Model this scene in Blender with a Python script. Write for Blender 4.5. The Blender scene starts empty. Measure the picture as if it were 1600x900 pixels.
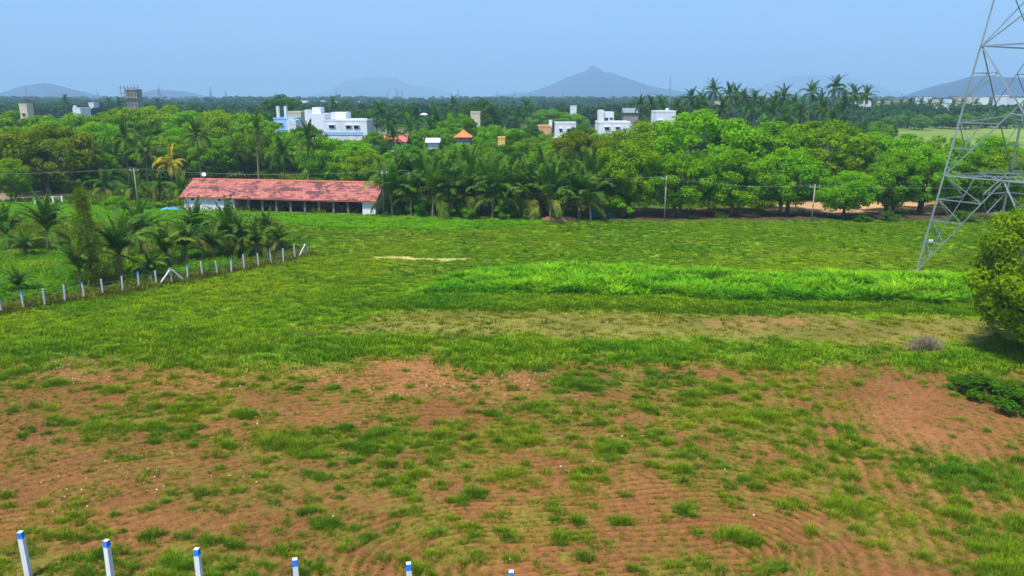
import bpy, math, random
import numpy as np
from mathutils import Vector, Matrix

# ------------------------------------------------------------------ camera, sky, sun, exposure
scene = bpy.context.scene
COL = scene.collection
FPX, CAM_H = 1200.0, 16.0
PITCH = math.atan(298.0 / FPX)
cam_data = bpy.data.cameras.new('camera')
cam_data.sensor_width = 36.0
cam_data.lens = 36.0 * FPX / 1600.0
cam_data.clip_start = 0.5
cam_data.clip_end = 60000.0
cam = bpy.data.objects.new('camera', cam_data)
COL.objects.link(cam)
cam.location = (0, 0, CAM_H)
cam.rotation_euler = (math.pi / 2 - PITCH, 0, 0)
scene.camera = cam

SUN_ELEV, SUN_AZ = math.radians(64), math.radians(218)   # azimuth clockwise from +Y : high, behind the camera and a little left
world = bpy.data.worlds.new('World')
scene.world = world
world.use_nodes = True
wn, wl = world.node_tree.nodes, world.node_tree.links
wn.clear()
w_out = wn.new('ShaderNodeOutputWorld')
w_bg = wn.new('ShaderNodeBackground')
sky = wn.new('ShaderNodeTexSky')
sky.sky_type = 'NISHITA'
sky.sun_disc = False
sky.sun_elevation = SUN_ELEV
sky.sun_rotation = SUN_AZ
sky.altitude = 200
sky.air_density = 1.0
sky.dust_density = 0.6
sky.ozone_density = 2.5
w_hs = wn.new('ShaderNodeHueSaturation')
w_hs.inputs['Saturation'].default_value = 1.0
w_bg.inputs['Strength'].default_value = 0.124
wl.new(sky.outputs[0], w_hs.inputs['Color'])
w_tn = wn.new('ShaderNodeMix'); w_tn.data_type = 'RGBA'; w_tn.blend_type = 'MULTIPLY'; w_tn.inputs['Factor'].default_value = 1.0
w_tn.inputs['B'].default_value = (0.66, 0.80, 1.0, 1.0)
wl.new(w_hs.outputs[0], w_tn.inputs['A'])
w_tc = wn.new('ShaderNodeTexCoord'); w_mp = wn.new('ShaderNodeMapping'); w_mp.inputs['Scale'].default_value = (1.6, 1.6, 7.0)
w_nz = wn.new('ShaderNodeTexNoise'); w_nz.inputs['Scale'].default_value = 1.7; w_nz.inputs['Detail'].default_value = 5.0; w_nz.inputs['Roughness'].default_value = 0.55
w_mr = wn.new('ShaderNodeMapRange'); w_mr.inputs['From Min'].default_value = 0.45; w_mr.inputs['From Max'].default_value = 0.75; w_mr.inputs['To Max'].default_value = 0.45
w_cl = wn.new('ShaderNodeMix'); w_cl.data_type = 'RGBA'; w_cl.inputs['B'].default_value = (5.6, 6.2, 7.0, 1.0)   # thin high cloud
wl.new(w_tc.outputs['Generated'], w_mp.inputs['Vector']); wl.new(w_mp.outputs[0], w_nz.inputs['Vector']); wl.new(w_nz.outputs['Fac'], w_mr.inputs['Value'])
wl.new(w_mr.outputs[0], w_cl.inputs['Factor']); wl.new(w_tn.outputs['Result'], w_cl.inputs['A'])
wl.new(w_cl.outputs['Result'], w_bg.inputs['Color'])
wl.new(w_bg.outputs[0], w_out.inputs['Surface'])

sun_data = bpy.data.lights.new('sun', 'SUN')
sun_data.energy = 5.0
sun_data.angle = math.radians(9.0)
sun_data.color = (1.0, 0.96, 0.90)
sun = bpy.data.objects.new('sun', sun_data)
COL.objects.link(sun)
sd = Vector((math.sin(SUN_AZ) * math.cos(SUN_ELEV), math.cos(SUN_AZ) * math.cos(SUN_ELEV), math.sin(SUN_ELEV)))
sun.rotation_euler = sd.to_track_quat('Z', 'Y').to_euler()
sun.location = sd * 100

scene.view_settings.view_transform = 'Standard'
scene.view_settings.look = 'None'
scene.view_settings.exposure = 0.5
scene.view_settings.gamma = 1.0
scene.view_settings.use_curve_mapping = False
scene.render.engine = 'CYCLES'
scene.cycles.max_bounces = 8
scene.cycles.diffuse_bounces = 4
scene.cycles.glossy_bounces = 2
scene.cycles.transmission_bounces = 5
scene.cycles.volume_bounces = 1
scene.cycles.transparent_max_bounces = 4
scene.cycles.use_denoising = True

# ------------------------------------------------------------------ ground coordinates of survey points
cp, sp = math.cos(PITCH), math.sin(PITCH)
def _ray(x, y):
    a, b = (x - 800.0) / FPX, -(y - 450.0) / FPX
    return (a, cp + b * sp, -sp + b * cp)
def G(x, y, z=0.0):
    d = _ray(x, y); t = (z - CAM_H) / d[2]
    return Vector((d[0] * t, d[1] * t, z))
def AT(x, y, Y):
    d = _ray(x, y); t = Y / d[1]
    return Vector((d[0] * t, Y, CAM_H + d[2] * t))
def ppm(Y):           # metres for one photograph pixel at that distance
    return Y / (FPX * cp)

rng = np.random.default_rng(11)
random.seed(11)

# ------------------------------------------------------------------ numpy noise
def _h(ix, iy, s):
    n = (ix.astype(np.int64) * 374761393 + iy.astype(np.int64) * 668265263 + s * 1442695041) & 0x7fffffff
    n = ((n ^ (n >> 13)) * 1274126177) & 0x7fffffff
    return ((n ^ (n >> 16)) & 0xffff) / 65535.0
def vnoise(x, y, s=0):
    ix, iy = np.floor(x), np.floor(y)
    fx, fy = x - ix, y - iy
    fx, fy = fx * fx * (3 - 2 * fx), fy * fy * (3 - 2 * fy)
    a, b = _h(ix, iy, s), _h(ix + 1, iy, s)
    c, d = _h(ix, iy + 1, s), _h(ix + 1, iy + 1, s)
    return (a * (1 - fx) + b * fx) * (1 - fy) + (c * (1 - fx) + d * fx) * fy
def fbm(x, y, s=0, o=4):
    v, a, t = 0, 1.0, 0
    for i in range(o):
        v = v + a * vnoise(x, y, s + i * 17); t += a
        x, y, a = x * 2.03 + 5.1, y * 2.03 + 1.7, a * 0.5
    return v / t
def sstep(a, b, x):
    t = np.clip((x - a) / (b - a), 0, 1)
    return t * t * (3 - 2 * t)

# ------------------------------------------------------------------ object helpers
def link(o, parent=None):
    COL.objects.link(o)
    if parent is not None:
        o.parent = parent
    return o
def tag(o, label=None, cat=None, group=None, kind=None):
    if label: o['label'] = label
    if cat: o['category'] = cat
    if group: o['group'] = group
    if kind: o['kind'] = kind
    return o
def empty(name, loc, rz=0.0, label=None, cat=None, group=None):
    o = bpy.data.objects.new(name, None)
    o.empty_display_size = 0.5
    o.location = loc; o.rotation_euler = (0, 0, rz)
    link(o)
    return tag(o, label, cat, group)
def np_mesh(name, V, Fc, mat=None, smooth=False):
    V = np.ascontiguousarray(V, dtype=np.float32); Fc = np.ascontiguousarray(Fc, dtype=np.int32)
    me = bpy.data.meshes.new(name)
    nf, k = Fc.shape
    me.vertices.add(len(V)); me.vertices.foreach_set('co', V.ravel())
    me.loops.add(nf * k); me.loops.foreach_set('vertex_index', Fc.ravel())
    me.polygons.add(nf)
    me.polygons.foreach_set('loop_start', np.arange(0, nf * k, k, dtype=np.int32))
    me.polygons.foreach_set('loop_total', np.full(nf, k, dtype=np.int32))
    if smooth: me.polygons.foreach_set('use_smooth', np.ones(nf, dtype=bool))
    me.update(calc_edges=True)
    if mat: me.materials.append(mat)
    return me
class MB:
    def __init__(s): s.v, s.f = [], []
    def box(s, x0, x1, y0, y1, z0, z1):
        n = len(s.v)
        s.v += [(x0,y0,z0),(x1,y0,z0),(x1,y1,z0),(x0,y1,z0),(x0,y0,z1),(x1,y0,z1),(x1,y1,z1),(x0,y1,z1)]
        s.f += [(n,n+3,n+2,n+1),(n+4,n+5,n+6,n+7),(n,n+1,n+5,n+4),(n+1,n+2,n+6,n+5),(n+2,n+3,n+7,n+6),(n+3,n,n+4,n+7)]
        return s
    def tube(s, pts, radii, seg=6, cap=True):
        pts = [Vector(p) for p in pts]; n0 = len(s.v)
        for i, p in enumerate(pts):
            d = (pts[min(i+1, len(pts)-1)] - pts[max(i-1, 0)]).normalized()
            up = Vector((0,0,1)) if abs(d.z) < 0.95 else Vector((1,0,0))
            a = d.cross(up).normalized(); b = d.cross(a)
            for k in range(seg):
                t = 2*math.pi*k/seg
                s.v.append(tuple(p + (a*math.cos(t) + b*math.sin(t))*radii[i]))
        for i in range(len(pts)-1):
            for k in range(seg):
                q = n0+i*seg
                s.f.append((q+k, q+(k+1)%seg, q+seg+(k+1)%seg, q+seg+k))
        if cap:
            s.f.append(tuple(n0+k for k in range(seg))[::-1])
            s.f.append(tuple(n0+(len(pts)-1)*seg+k for k in range(seg)))
        return s
    def poly(s, pts):
        n = len(s.v); s.v += [tuple(p) for p in pts]; s.f.append(tuple(range(n, n+len(pts)))); return s
    def mesh(s, name, mat, smooth=False):
        me = bpy.data.meshes.new(name); me.from_pydata(s.v, [], s.f); me.update()
        if mat: me.materials.append(mat)
        if smooth:
            for p in me.polygons: p.use_smooth = True
        return me
    def build(s, name, mat, parent=None, smooth=False):
        return link(bpy.data.objects.new(name, s.mesh(name, mat, smooth)), parent)
def copy_tree(o, parent=None):
    c = o.copy(); link(c, parent)
    for ch in list(o.children): copy_tree(ch, c)
    return c
ORD = ['first','second','third','fourth','fifth','sixth','seventh','eighth','ninth','tenth','eleventh','twelfth','thirteenth',
       'fourteenth','fifteenth','sixteenth','seventeenth','eighteenth','nineteenth','twentieth','twenty-first','twenty-second',
       'twenty-third','twenty-fourth','twenty-fifth','twenty-sixth','twenty-seventh','twenty-eighth','twenty-ninth','thirtieth','thirty-first','thirty-second','thirty-third','thirty-fourth','thirty-fifth','thirty-sixth','thirty-seventh','thirty-eighth','thirty-ninth','fortieth']

# ------------------------------------------------------------------ materials
def new_mat(name):
    m = bpy.data.materials.new(name); m.use_nodes = True
    nt = m.node_tree; nt.nodes.clear()
    return m, nt.nodes, nt.links
def plain(name, col, rough=0.8, var=0.12, scale=3.0, metal=0.0, spec=0.3, dirt=None, dirt_amt=0.0, streak=False):
    """solid colour with noise mottling, optional dirt colour, fine bump"""
    m, n, l = new_mat(name)
    out = n.new('ShaderNodeOutputMaterial'); b = n.new('ShaderNodeBsdfPrincipled')
    tc = n.new('ShaderNodeTexCoord'); mp = n.new('ShaderNodeMapping')
    mp.inputs['Scale'].default_value = (1, 1, 0.25 if streak else 1)
    l.new(tc.outputs['Object'], mp.inputs['Vector'])
    nz = n.new('ShaderNodeTexNoise'); nz.inputs['Scale'].default_value = scale; nz.inputs['Detail'].default_value = 6
    l.new(mp.outputs[0], nz.inputs['Vector'])
    mr = n.new('ShaderNodeMapRange'); mr.inputs['From Min'].default_value = 0.3; mr.inputs['From Max'].default_value = 0.7
    mr.inputs['To Min'].default_value = 1 - var; mr.inputs['To Max'].default_value = 1 + var
    l.new(nz.outputs['Fac'], mr.inputs['Value'])
    hs = n.new('ShaderNodeHueSaturation'); hs.inputs['Color'].default_value = (*col, 1)
    l.new(mr.outputs[0], hs.inputs['Value'])
    last = hs.outputs[0]
    if dirt:
        n2 = n.new('ShaderNodeTexNoise'); n2.inputs['Scale'].default_value = scale * 0.6; n2.inputs['Detail'].default_value = 8
        n2.inputs['Roughness'].default_value = 0.65
        l.new(mp.outputs[0], n2.inputs['Vector'])
        r2 = n.new('ShaderNodeMapRange'); r2.inputs['From Min'].default_value = 0.5; r2.inputs['From Max'].default_value = 0.68
        r2.inputs['To Max'].default_value = dirt_amt
        l.new(n2.outputs['Fac'], r2.inputs['Value'])
        mx = n.new('ShaderNodeMix'); mx.data_type = 'RGBA'
        l.new(r2.outputs[0], mx.inputs['Factor']); l.new(last, mx.inputs['A']); mx.inputs['B'].default_value = (*dirt, 1)
        last = mx.outputs['Result']
    l.new(last, b.inputs['Base Color'])
    b.inputs['Roughness'].default_value = rough; b.inputs['Metallic'].default_value = metal
    b.inputs['Specular IOR Level'].default_value = spec
    l.new(b.outputs[0], out.inputs['Surface'])
    return m
def leaf_mat(name, col, col2, use_obj=False, inst=False, trans=0.35, nscale=0.5, sat=1.0):
    """leaf surface: two leaf greens mixed by noise through the crown, tinted per plant; partly translucent"""
    m, n, l = new_mat(name)
    out = n.new('ShaderNodeOutputMaterial')
    geo = n.new('ShaderNodeNewGeometry')
    nz = n.new('ShaderNodeTexNoise'); nz.inputs['Scale'].default_value = nscale; nz.inputs['Detail'].default_value = 3
    l.new(geo.outputs['Position'], nz.inputs['Vector'])
    mr = n.new('ShaderNodeMapRange'); mr.inputs['From Min'].default_value = 0.35; mr.inputs['From Max'].default_value = 0.65
    l.new(nz.outputs['Fac'], mr.inputs['Value'])
    mx = n.new('ShaderNodeMix'); mx.data_type = 'RGBA'
    mx.inputs['A'].default_value = (*col, 1); mx.inputs['B'].default_value = (*col2, 1)
    l.new(mr.outputs[0], mx.inputs['Factor'])
    # leaf to leaf variation
    rv = n.new('ShaderNodeMapRange'); rv.inputs['To Min'].default_value = 0.7; rv.inputs['To Max'].default_value = 1.3
    l.new(geo.outputs['Random Per Island'], rv.inputs['Value'])
    hs = n.new('ShaderNodeHueSaturation'); hs.inputs['Saturation'].default_value = sat
    l.new(rv.outputs[0], hs.inputs['Value']); l.new(mx.outputs['Result'], hs.inputs['Color'])
    last = hs.outputs[0]
    if use_obj or inst:
        mu = n.new('ShaderNodeMix'); mu.data_type = 'RGBA'; mu.blend_type = 'MULTIPLY'; mu.inputs['Factor'].default_value = 1
        l.new(last, mu.inputs['A'])
        if inst:
            at = n.new('ShaderNodeAttribute'); at.attribute_type = 'INSTANCER'; at.attribute_name = 'tint'
            l.new(at.outputs['Color'], mu.inputs['B'])
        else:
            oi = n.new('ShaderNodeObjectInfo'); l.new(oi.outputs['Color'], mu.inputs['B'])
        last = mu.outputs['Result']
    b = n.new('ShaderNodeBsdfPrincipled'); b.inputs['Roughness'].default_value = 0.6
    b.inputs['Specular IOR Level'].default_value = 0.06
    l.new(last, b.inputs['Base Color'])
    t = n.new('ShaderNodeBsdfTranslucent')
    ht = n.new('ShaderNodeHueSaturation'); ht.inputs['Saturation'].default_value = 1.1; ht.inputs['Value'].default_value = 1.15
    l.new(last, ht.inputs['Color']); l.new(ht.outputs[0], t.inputs['Color'])
    ms = n.new('ShaderNodeMixShader'); ms.inputs[0].default_value = trans
    l.new(b.outputs[0], ms.inputs[1]); l.new(t.outputs[0], ms.inputs[2])
    l.new(ms.outputs[0], out.inputs['Surface'])
    return m

M = {}
M['bark'] = plain('bark', (0.10, 0.075, 0.05), 0.95, 0.3, 6)
M['palm_bark'] = plain('palm_bark', (0.20, 0.16, 0.12), 0.95, 0.3, 5)
M['leaf'] = leaf_mat('leaf', (0.115, 0.285, 0.001), (0.185, 0.37, 0.002), use_obj=True, trans=.5)
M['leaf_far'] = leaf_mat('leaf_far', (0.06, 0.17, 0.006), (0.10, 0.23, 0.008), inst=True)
M['frond'] = leaf_mat('frond', (0.04, 0.12, 0.008), (0.085, 0.175, 0.010), use_obj=True, trans=0.25)
M['grass'] = leaf_mat('grass', (0.115, 0.26, 0.004), (0.17, 0.32, 0.006), inst=True, trans=0.3, nscale=0.35)
M['fodder'] = leaf_mat('fodder', (0.11, 0.33, 0.003), (0.17, 0.40, 0.005), inst=True, trans=0.35, nscale=0.2)
M['dry_twig'] = plain('dry_twig', (0.20, 0.14, 0.13), 0.9, 0.25, 4)
M['white_wall'] = plain('white_wall', (0.72, 0.76, 0.80), 0.85, 0.06, 0.6, dirt=(0.45, 0.46, 0.45), dirt_amt=0.5, streak=True)
M['cream_wall'] = plain('cream_wall', (0.62, 0.55, 0.40), 0.85, 0.08, 0.6, dirt=(0.38, 0.34, 0.26), dirt_amt=0.5, streak=True)
M['blue_wall'] = plain('blue_wall', (0.30, 0.52, 0.78), 0.8, 0.06, 0.6)
M['grey_wall'] = plain('grey_wall', (0.30, 0.28, 0.26), 0.9, 0.15, 0.5, dirt=(0.16, 0.14, 0.13), dirt_amt=0.7, streak=True)
M['orange_wall'] = plain('orange_wall', (0.66, 0.38, 0.20), 0.85, 0.1, 0.6)
M['yellow_wall'] = plain('yellow_wall', (0.75, 0.50, 0.14), 0.85, 0.1, 0.6)
M['red_roof'] = plain('red_roof', (0.52, 0.14, 0.08), 0.85, 0.15, 0.8)
M['orange_roof'] = plain('orange_roof', (0.75, 0.20, 0.06), 0.85, 0.1, 0.8)
M['dark_glass'] = plain('dark_glass', (0.04, 0.05, 0.07), 0.25, 0.1, 1.0, spec=0.6)
M['galvanised'] = plain('galvanised', (0.25, 0.31, 0.32), 0.55, 0.3, 2.5, metal=0.3, spec=0.5)
M['concrete_post'] = plain('concrete_post', (0.66, 0.70, 0.76), 0.9, 0.12, 3.0, dirt=(0.40, 0.40, 0.38), dirt_amt=0.6, streak=True)
M['grey_post'] = plain('grey_post', (0.42, 0.44, 0.47), 0.9, 0.2, 3.0, dirt=(0.24, 0.24, 0.22), dirt_amt=0.7, streak=True)
M['blue_paint'] = plain('blue_paint', (0.015, 0.20, 0.78), 0.6, 0.15, 10.0, dirt=(0.04, 0.25, 0.6), dirt_amt=0.5)
M['wire'] = plain('wire', (0.14, 0.16, 0.15), 0.7, 0.1, 1.0)
M['pole'] = plain('pole', (0.26, 0.24, 0.17), 0.9, 0.15, 2.0)
M['tarp'] = plain('tarp', (0.06, 0.30, 0.55), 0.5, 0.2, 3.0)
M['net'] = plain('net', (0.01, 0.16, 0.13), 0.7, 0.25, 4.0)
M['rubble'] = plain('rubble', (0.42, 0.22, 0.14), 0.95, 0.3, 2.0)
M['stone'] = plain('stone', (0.62, 0.55, 0.46), 0.9, 0.25, 4.0)
M['white_metal'] = plain('white_metal', (0.78, 0.80, 0.82), 0.5, 0.05, 2.0)
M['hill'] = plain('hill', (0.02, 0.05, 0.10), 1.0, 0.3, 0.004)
M['dark_inside'] = plain('dark_inside', (0.10, 0.07, 0.06), 0.95, 0.2, 1.0)
M['pillar'] = plain('pillar', (0.22, 0.17, 0.15), 0.9, 0.15, 2.0)

# ------------------------------------------------------------------ ground layout: plots of land as polygons in metres
def plot(px):
    return np.array([tuple(G(x, y))[:2] for x, y in px])
def poly_mask(X, Y, pg, soft, wob=0.0, seed=0, wscale=0.25):
    """1 inside the plot, 0 outside, with an uneven soft edge"""
    if wob:
        X = X + (fbm(X * wscale, Y * wscale, seed, 3) - 0.5) * 2 * wob
        Y = Y + (fbm(X * wscale + 40, Y * wscale, seed + 7, 3) - 0.5) * 2 * wob
    ins = np.zeros(X.shape, bool); d2 = np.full(X.shape, 1e12)
    n = len(pg)
    for i in range(n):
        x0, y0 = pg[i]; x1, y1 = pg[(i + 1) % n]
        c = ((y0 > Y) != (y1 > Y)) & (X < (x1 - x0) * (Y - y0) / (y1 - y0 + 1e-12) + x0)
        ins ^= c
        dx, dy = x1 - x0, y1 - y0
        t = np.clip(((X - x0) * dx + (Y - y0) * dy) / (dx * dx + dy * dy + 1e-12), 0, 1)
        d2 = np.minimum(d2, (X - x0 - t * dx) ** 2 + (Y - y0 - t * dy) ** 2)
    d = np.sqrt(d2) * np.where(ins, 1, -1)
    return sstep(-soft, soft, d)

PL = {
 'meadow': plot([(-900,339),(2500,339),(2500,552),(1560,552),(1100,548),(800,545),(560,540),(420,540),(200,530),(-900,548)]),
 'lush':   plot([(-900,398),(300,440),(480,402),(560,404),(610,430),(600,480),(480,500),(380,540),(150,545),(-900,566)]),
 'dry':    plot([(440,520),(560,500),(640,489),(1000,488),(1300,492),(1800,500),(1800,538),(1300,541),(1000,540),(760,533),(600,536)]),
 'tan':    plot([(840,516),(1000,500),(1400,500),(1800,505),(1800,534),(1300,538),(1000,536),(860,530)]),
 'fodder': plot([(632,461),(705,438),(745,427),(810,421),(1000,425),(1100,433),(1300,435),(1900,433),(1900,474),(1400,476),(1250,473),(1000,465),(800,459)]),
 'verge':  plot([(540,482),(640,464),(1000,468),(1250,476),(1900,478),(1900,492),(1250,490),(1000,487),(700,486)]),
 'rice':   plot([(-400,322),(60,318),(288,330),(590,338),(846,346),(850,352),(700,360),(560,357),(430,350),(250,352),(0,345),(-400,350)]),
 'strip':  plot([(-900,500),(0,545),(200,520),(360,528),(560,530),(800,540),(1100,544),(1560,548),(2200,550),(2200,580),(1500,566),(1100,572),(800,568),(560,562),(380,592),(170,562),(0,572),(-900,600)]),
 'farm':   plot([(-900,560),(3,490),(269,443),(480,401),(440,372),(330,352),(0,345),(-900,345)]),
 'leafy':  plot([(-300,480),(20,478),(120,462),(128,425),(118,402),(0,400),(-300,402)]),
 'leafy2': plot([(190,450),(360,420),(370,395),(300,392),(200,410)]),
 'path':   plot([(585,402),(735,403),(734,407),(590,406)]),
 'bare':   plot([(1355,600),(1480,585),(1570,640),(1600,665),(1500,690),(1360,690)]),
 'bare2':  plot([(480,572),(640,560),(800,580),(830,602),(680,620),(500,600)]),
 'bare3':  plot([(60,575),(140,560),(330,572),(400,590),(200,602),(70,600)]),
 'bare4':  plot([(-300,670),(150,660),(330,700),(480,790),(300,800),(0,760),(-300,790)]),
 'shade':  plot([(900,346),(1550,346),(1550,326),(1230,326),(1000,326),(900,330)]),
 'sand':   plot([(1180,329),(1250,312),(1400,312),(1480,318),(1470,331),(1300,332)]),
 'earth':  plot([(-500,318),(110,313),(110,300),(-500,300)]),
 'paddy':  plot([(1370,232),(1900,236),(1900,193),(1390,193)]),
}
def masks(X, Y):
    m = {}
    m['far'] = sstep(100, 116, Y + 6 * (fbm(X * .05, Y * .05, 3) - .5))
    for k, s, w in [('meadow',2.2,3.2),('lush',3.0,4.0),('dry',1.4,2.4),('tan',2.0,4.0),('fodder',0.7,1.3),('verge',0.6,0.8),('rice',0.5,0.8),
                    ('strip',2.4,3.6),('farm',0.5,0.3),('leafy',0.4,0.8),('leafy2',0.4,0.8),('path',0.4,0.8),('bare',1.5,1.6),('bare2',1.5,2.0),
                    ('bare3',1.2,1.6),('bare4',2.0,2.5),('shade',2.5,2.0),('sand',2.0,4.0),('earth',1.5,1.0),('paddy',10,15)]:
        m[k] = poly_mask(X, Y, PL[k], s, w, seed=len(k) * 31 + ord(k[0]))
    return m
# hand placed weedy patches in the tilled soil: centre, half width and half depth
BLOBS = [(470,690,130,22,.9),(600,678,60,14,.9),(700,700,140,22,.55),(830,690,130,20,.6),(960,705,40,16,1.0),(1090,645,150,26,.7),(1200,655,80,24,.8),
         (1000,602,120,16,.8),(900,604,60,10,.9),(1150,840,45,14,1.1),(1330,690,90,20,.6),(1330,800,60,20,.7),(1240,745,90,16,.7),(1480,740,70,30,.6),
         (1500,810,60,16,.8),(150,668,110,12,.8),(330,640,110,22,.7),(180,612,70,9,.9),(40,600,60,20,.7),(440,605,70,12,.6),(790,745,60,16,.7),
         (150,885,260,24,1.0),(480,890,120,16,.7),(640,745,80,12,.5),(1560,860,60,50,1.2),(1585,760,30,60,1.0),(1545,612,70,24,1.4),(540,672,60,12,.8),(905,748,16,12,1.2),
         (968,818,18,8,1.0),(1068,798,16,9,1.1),(1060,735,40,16,.6),(620,655,40,12,.7),(830,640,70,14,.5),(1250,610,90,14,.6),(930,655,40,14,.7),
         (100,830,60,12,.5),(600,835,24,10,.8),(510,820,34,12,.7),(880,872,14,8,.8),(690,855,20,9,.6),(1200,875,50,14,.6),(1400,860,60,18,.6)]
def blob_field(X, Y):
    v = np.zeros(X.shape)
    for (px, py, rx, ry, a) in BLOBS:
        c = G(px, py); e = G(px + rx, py); t = G(px, py - ry); b = G(px, py + ry)
        sx = (e - c).length; sy = (t - b).length / 2
        q = ((X - c.x) / sx) ** 2 + ((Y - c.y) / sy) ** 2
        v = np.maximum(v, a * np.exp(-q * 1.1))
    return v
# tractor loops: ploughing lines run round a short centre line, and straight up the field on the right
SEG_A, SEG_B = np.array(tuple(G(760, 890))[:2]), np.array(tuple(G(1140, 862))[:2])
def furrow_coord(X, Y):
    d = SEG_B - SEG_A
    t = np.clip(((X - SEG_A[0]) * d[0] + (Y - SEG_A[1]) * d[1]) / (d @ d), 0, 1)
    r = np.sqrt((X - SEG_A[0] - t * d[0]) ** 2 + ((Y - SEG_A[1] - t * d[1]) * 1.25) ** 2)
    w = (fbm(X * .12, Y * .12, 91, 3) - .5) * 1.6 + (fbm(X * .6, Y * .6, 92, 2) - .5) * .35
    loop = r + w
    straight = X * 0.97 - Y * 0.22 + w * 0.5
    right = sstep(12.0, 13.6, X + (Y - 30) * -0.12 + (fbm(X * .2, Y * .2, 5, 2) - .5) * 2)
    upper = Y * 0.92 - X * 0.18 + .010 * (X + 6) ** 2 + w * 1.4
    up = sstep(6.0, 9.0, r)
    a = np.sin(2 * np.pi * loop / 0.44); b = np.sin(2 * np.pi * straight / 0.62); c = np.sin(2 * np.pi * upper / 0.44)
    return (a * (1 - up) + c * up * 0.55) * (1 - right) + b * right * 0.9
def weed_cover(X, Y, m):
    """0..1 how weedy a place in the tilled field is"""
    n1 = fbm(X * .16, Y * .30, 21, 4); n2 = fbm(X * .7, Y * .9, 45, 3)
    low = np.clip(.10 + sstep(0.38, 0.72, n1) * 0.5 + blob_field(X, Y) * 0.62, 0, 1.0)
    n2 = .65 * fbm(X * 1.0, Y * 1.15, 45, 3) + .35 * n2
    th = .63 - .30 * low
    c = sstep(th - .04, th + .22, n2) * (.35 + .65 * low)
    c = c * (1 - 0.75 * m['bare']) * (1 - 0.6 * m['bare2']) * (1 - 0.6 * m['bare3']) * (1 - 0.35 * m['bare4'])
    return np.clip(c, 0, 1)

SOIL = np.array([0.21, 0.09, 0.031]); SOIL2 = np.array([0.165, 0.080, 0.026]); TAN = np.array([0.27, 0.145, 0.055])
def ground_colour(X, Y, m):
    n1 = fbm(X * .22, Y * .3, 61, 4)[..., None]; n2 = fbm(X * .05, Y * .08, 67, 3)[..., None]
    c = SOIL * (0.85 + 0.4 * (n1 - .5)) * sstep(.3, .7, n2) + SOIL2 * (1 + 0.5 * (n1 - .5)) * (1 - sstep(.3, .7, n2))
    fu = furrow_coord(X, Y)[..., None]; c = c * (1 + .16 * fu)        # relief shading painted in: crests lighter, furrows darker
    wc = (weed_cover(X, Y, m))[..., None]
    thin = sstep(.42, .62, fbm(X * .5, Y * .5, 71, 4))[..., None]
    thin = thin * (.45 + .55 * sstep(.3, -.6, furrow_coord(X, Y))[..., None])
    c = c * (1 - .42 * thin) + np.array([.12, .115, .012]) * (.42 * thin)
    c = c * (1 - .5 * wc) + np.array([.12, .17, .015]) * .5 * wc
    def lay(c, key, col, k=1.0, nv=.35):
        a = (m[key] * k)[..., None]
        return c * (1 - a) + np.array(col) * (1 + nv * 2 * (n1 - .5)) * a
    c = lay(c, 'bare', (.215, .095, .036), .8); c = lay(c, 'bare2', (.30, .135, .055), .6); c = lay(c, 'bare3', (.24, .11, .04), .5)
    c = lay(c, 'meadow', (.125, .22, .006)); c = lay(c, 'lush', (.14, .26, .004))
    c = lay(c, 'dry', (.155, .135, .03), .95, .5)
    ty = (m['tan'] * sstep(.42, .62, fbm(X * .18, Y * .35, 33, 4)))[..., None]
    c = c * (1 - .75 * ty) + TAN * .75 * ty
    # dead-straw streaks in the far meadow
    st = (m['meadow'] * (1 - m['lush']) * sstep(.56, .72, fbm(X * .06, Y * .30, 39, 4)))[..., None]
    c = c * (1 - .45 * st) + np.array([.21, .20, .04]) * .45 * st
    c = lay(c, 'verge', (.07, .20, .008)); c = lay(c, 'strip', (.085, .21, .008), .8)
    c = lay(c, 'path', (.50, .38, .14), .9); c = lay(c, 'fodder', (.045, .20, .003))
    c = lay(c, 'rice', (.06, .30, .004), 1, .2)
    c = lay(c, 'farm', (.14, .15, .03), 1, .6); c = lay(c, 'leafy', (.06, .22, .004)); c = lay(c, 'leafy2', (.06, .20, .004))
    c = lay(c, 'rice', (.06, .30, .004), .9, .2)
    f = m['far'][..., None]
    fc = np.array([.075, .12, .02]) * (1 + .8 * (n2 - .5)) + np.array([.10, .03, .01]) * sstep(.55, .7, n2)
    c = c * (1 - f) + fc * f
    c = lay(c, 'rice', (.06, .30, .004), 1, .2)
    c = lay(c, 'shade', (.075, .05, .035)); c = lay(c, 'sand', (.50, .30, .15)); c = lay(c, 'earth', (.24, .17, .11)); c = lay(c, 'paddy', (.17, .24, .04), 1, .5)  # shade strip: brown litter soil with the grove's shadow darkened into its colour
    return np.clip(c, 0.004, 0.9)

def axis(points):
    out = [points[0][0]]
    for (a, b, s0, s1) in points:
        x = a
        while x < b - 1e-6:
            t = (x - a) / (b - a); x += s0 + (s1 - s0) * t; out.append(min(x, b))
    return np.array(out)
ys = axis([(-60, 12, 12, 4), (12, 20, 1.5, .2), (20, 44, .095, .11), (44, 70, .12, .35), (70, 135, .4, .9), (135, 600, 2, 40), (600, 26500, 60, 2400)])
xp = axis([(0, 20, .11, .11), (20, 36, .13, .3), (36, 95, .35, 1.2), (95, 400, 2, 40), (400, 26500, 60, 2400)])
xs = np.concatenate([-xp[:0:-1], xp])
GX, GY = np.meshgrid(xs, ys)
MK = masks(GX, GY)
till = (1 - MK['meadow']) * (1 - MK['strip']) * (1 - MK['far']) * (1 - .7 * MK['bare'])
GZ = till * 0.055 * furrow_coord(GX, GY) * np.maximum(sstep(.25, .6, fbm(GX * .1, GY * .14, 77, 3)), sstep(6.5, 4.0, np.hypot((GX - 2.5) * .55, GY - 24))) * (1 - sstep(44, 52, GY))
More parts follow.
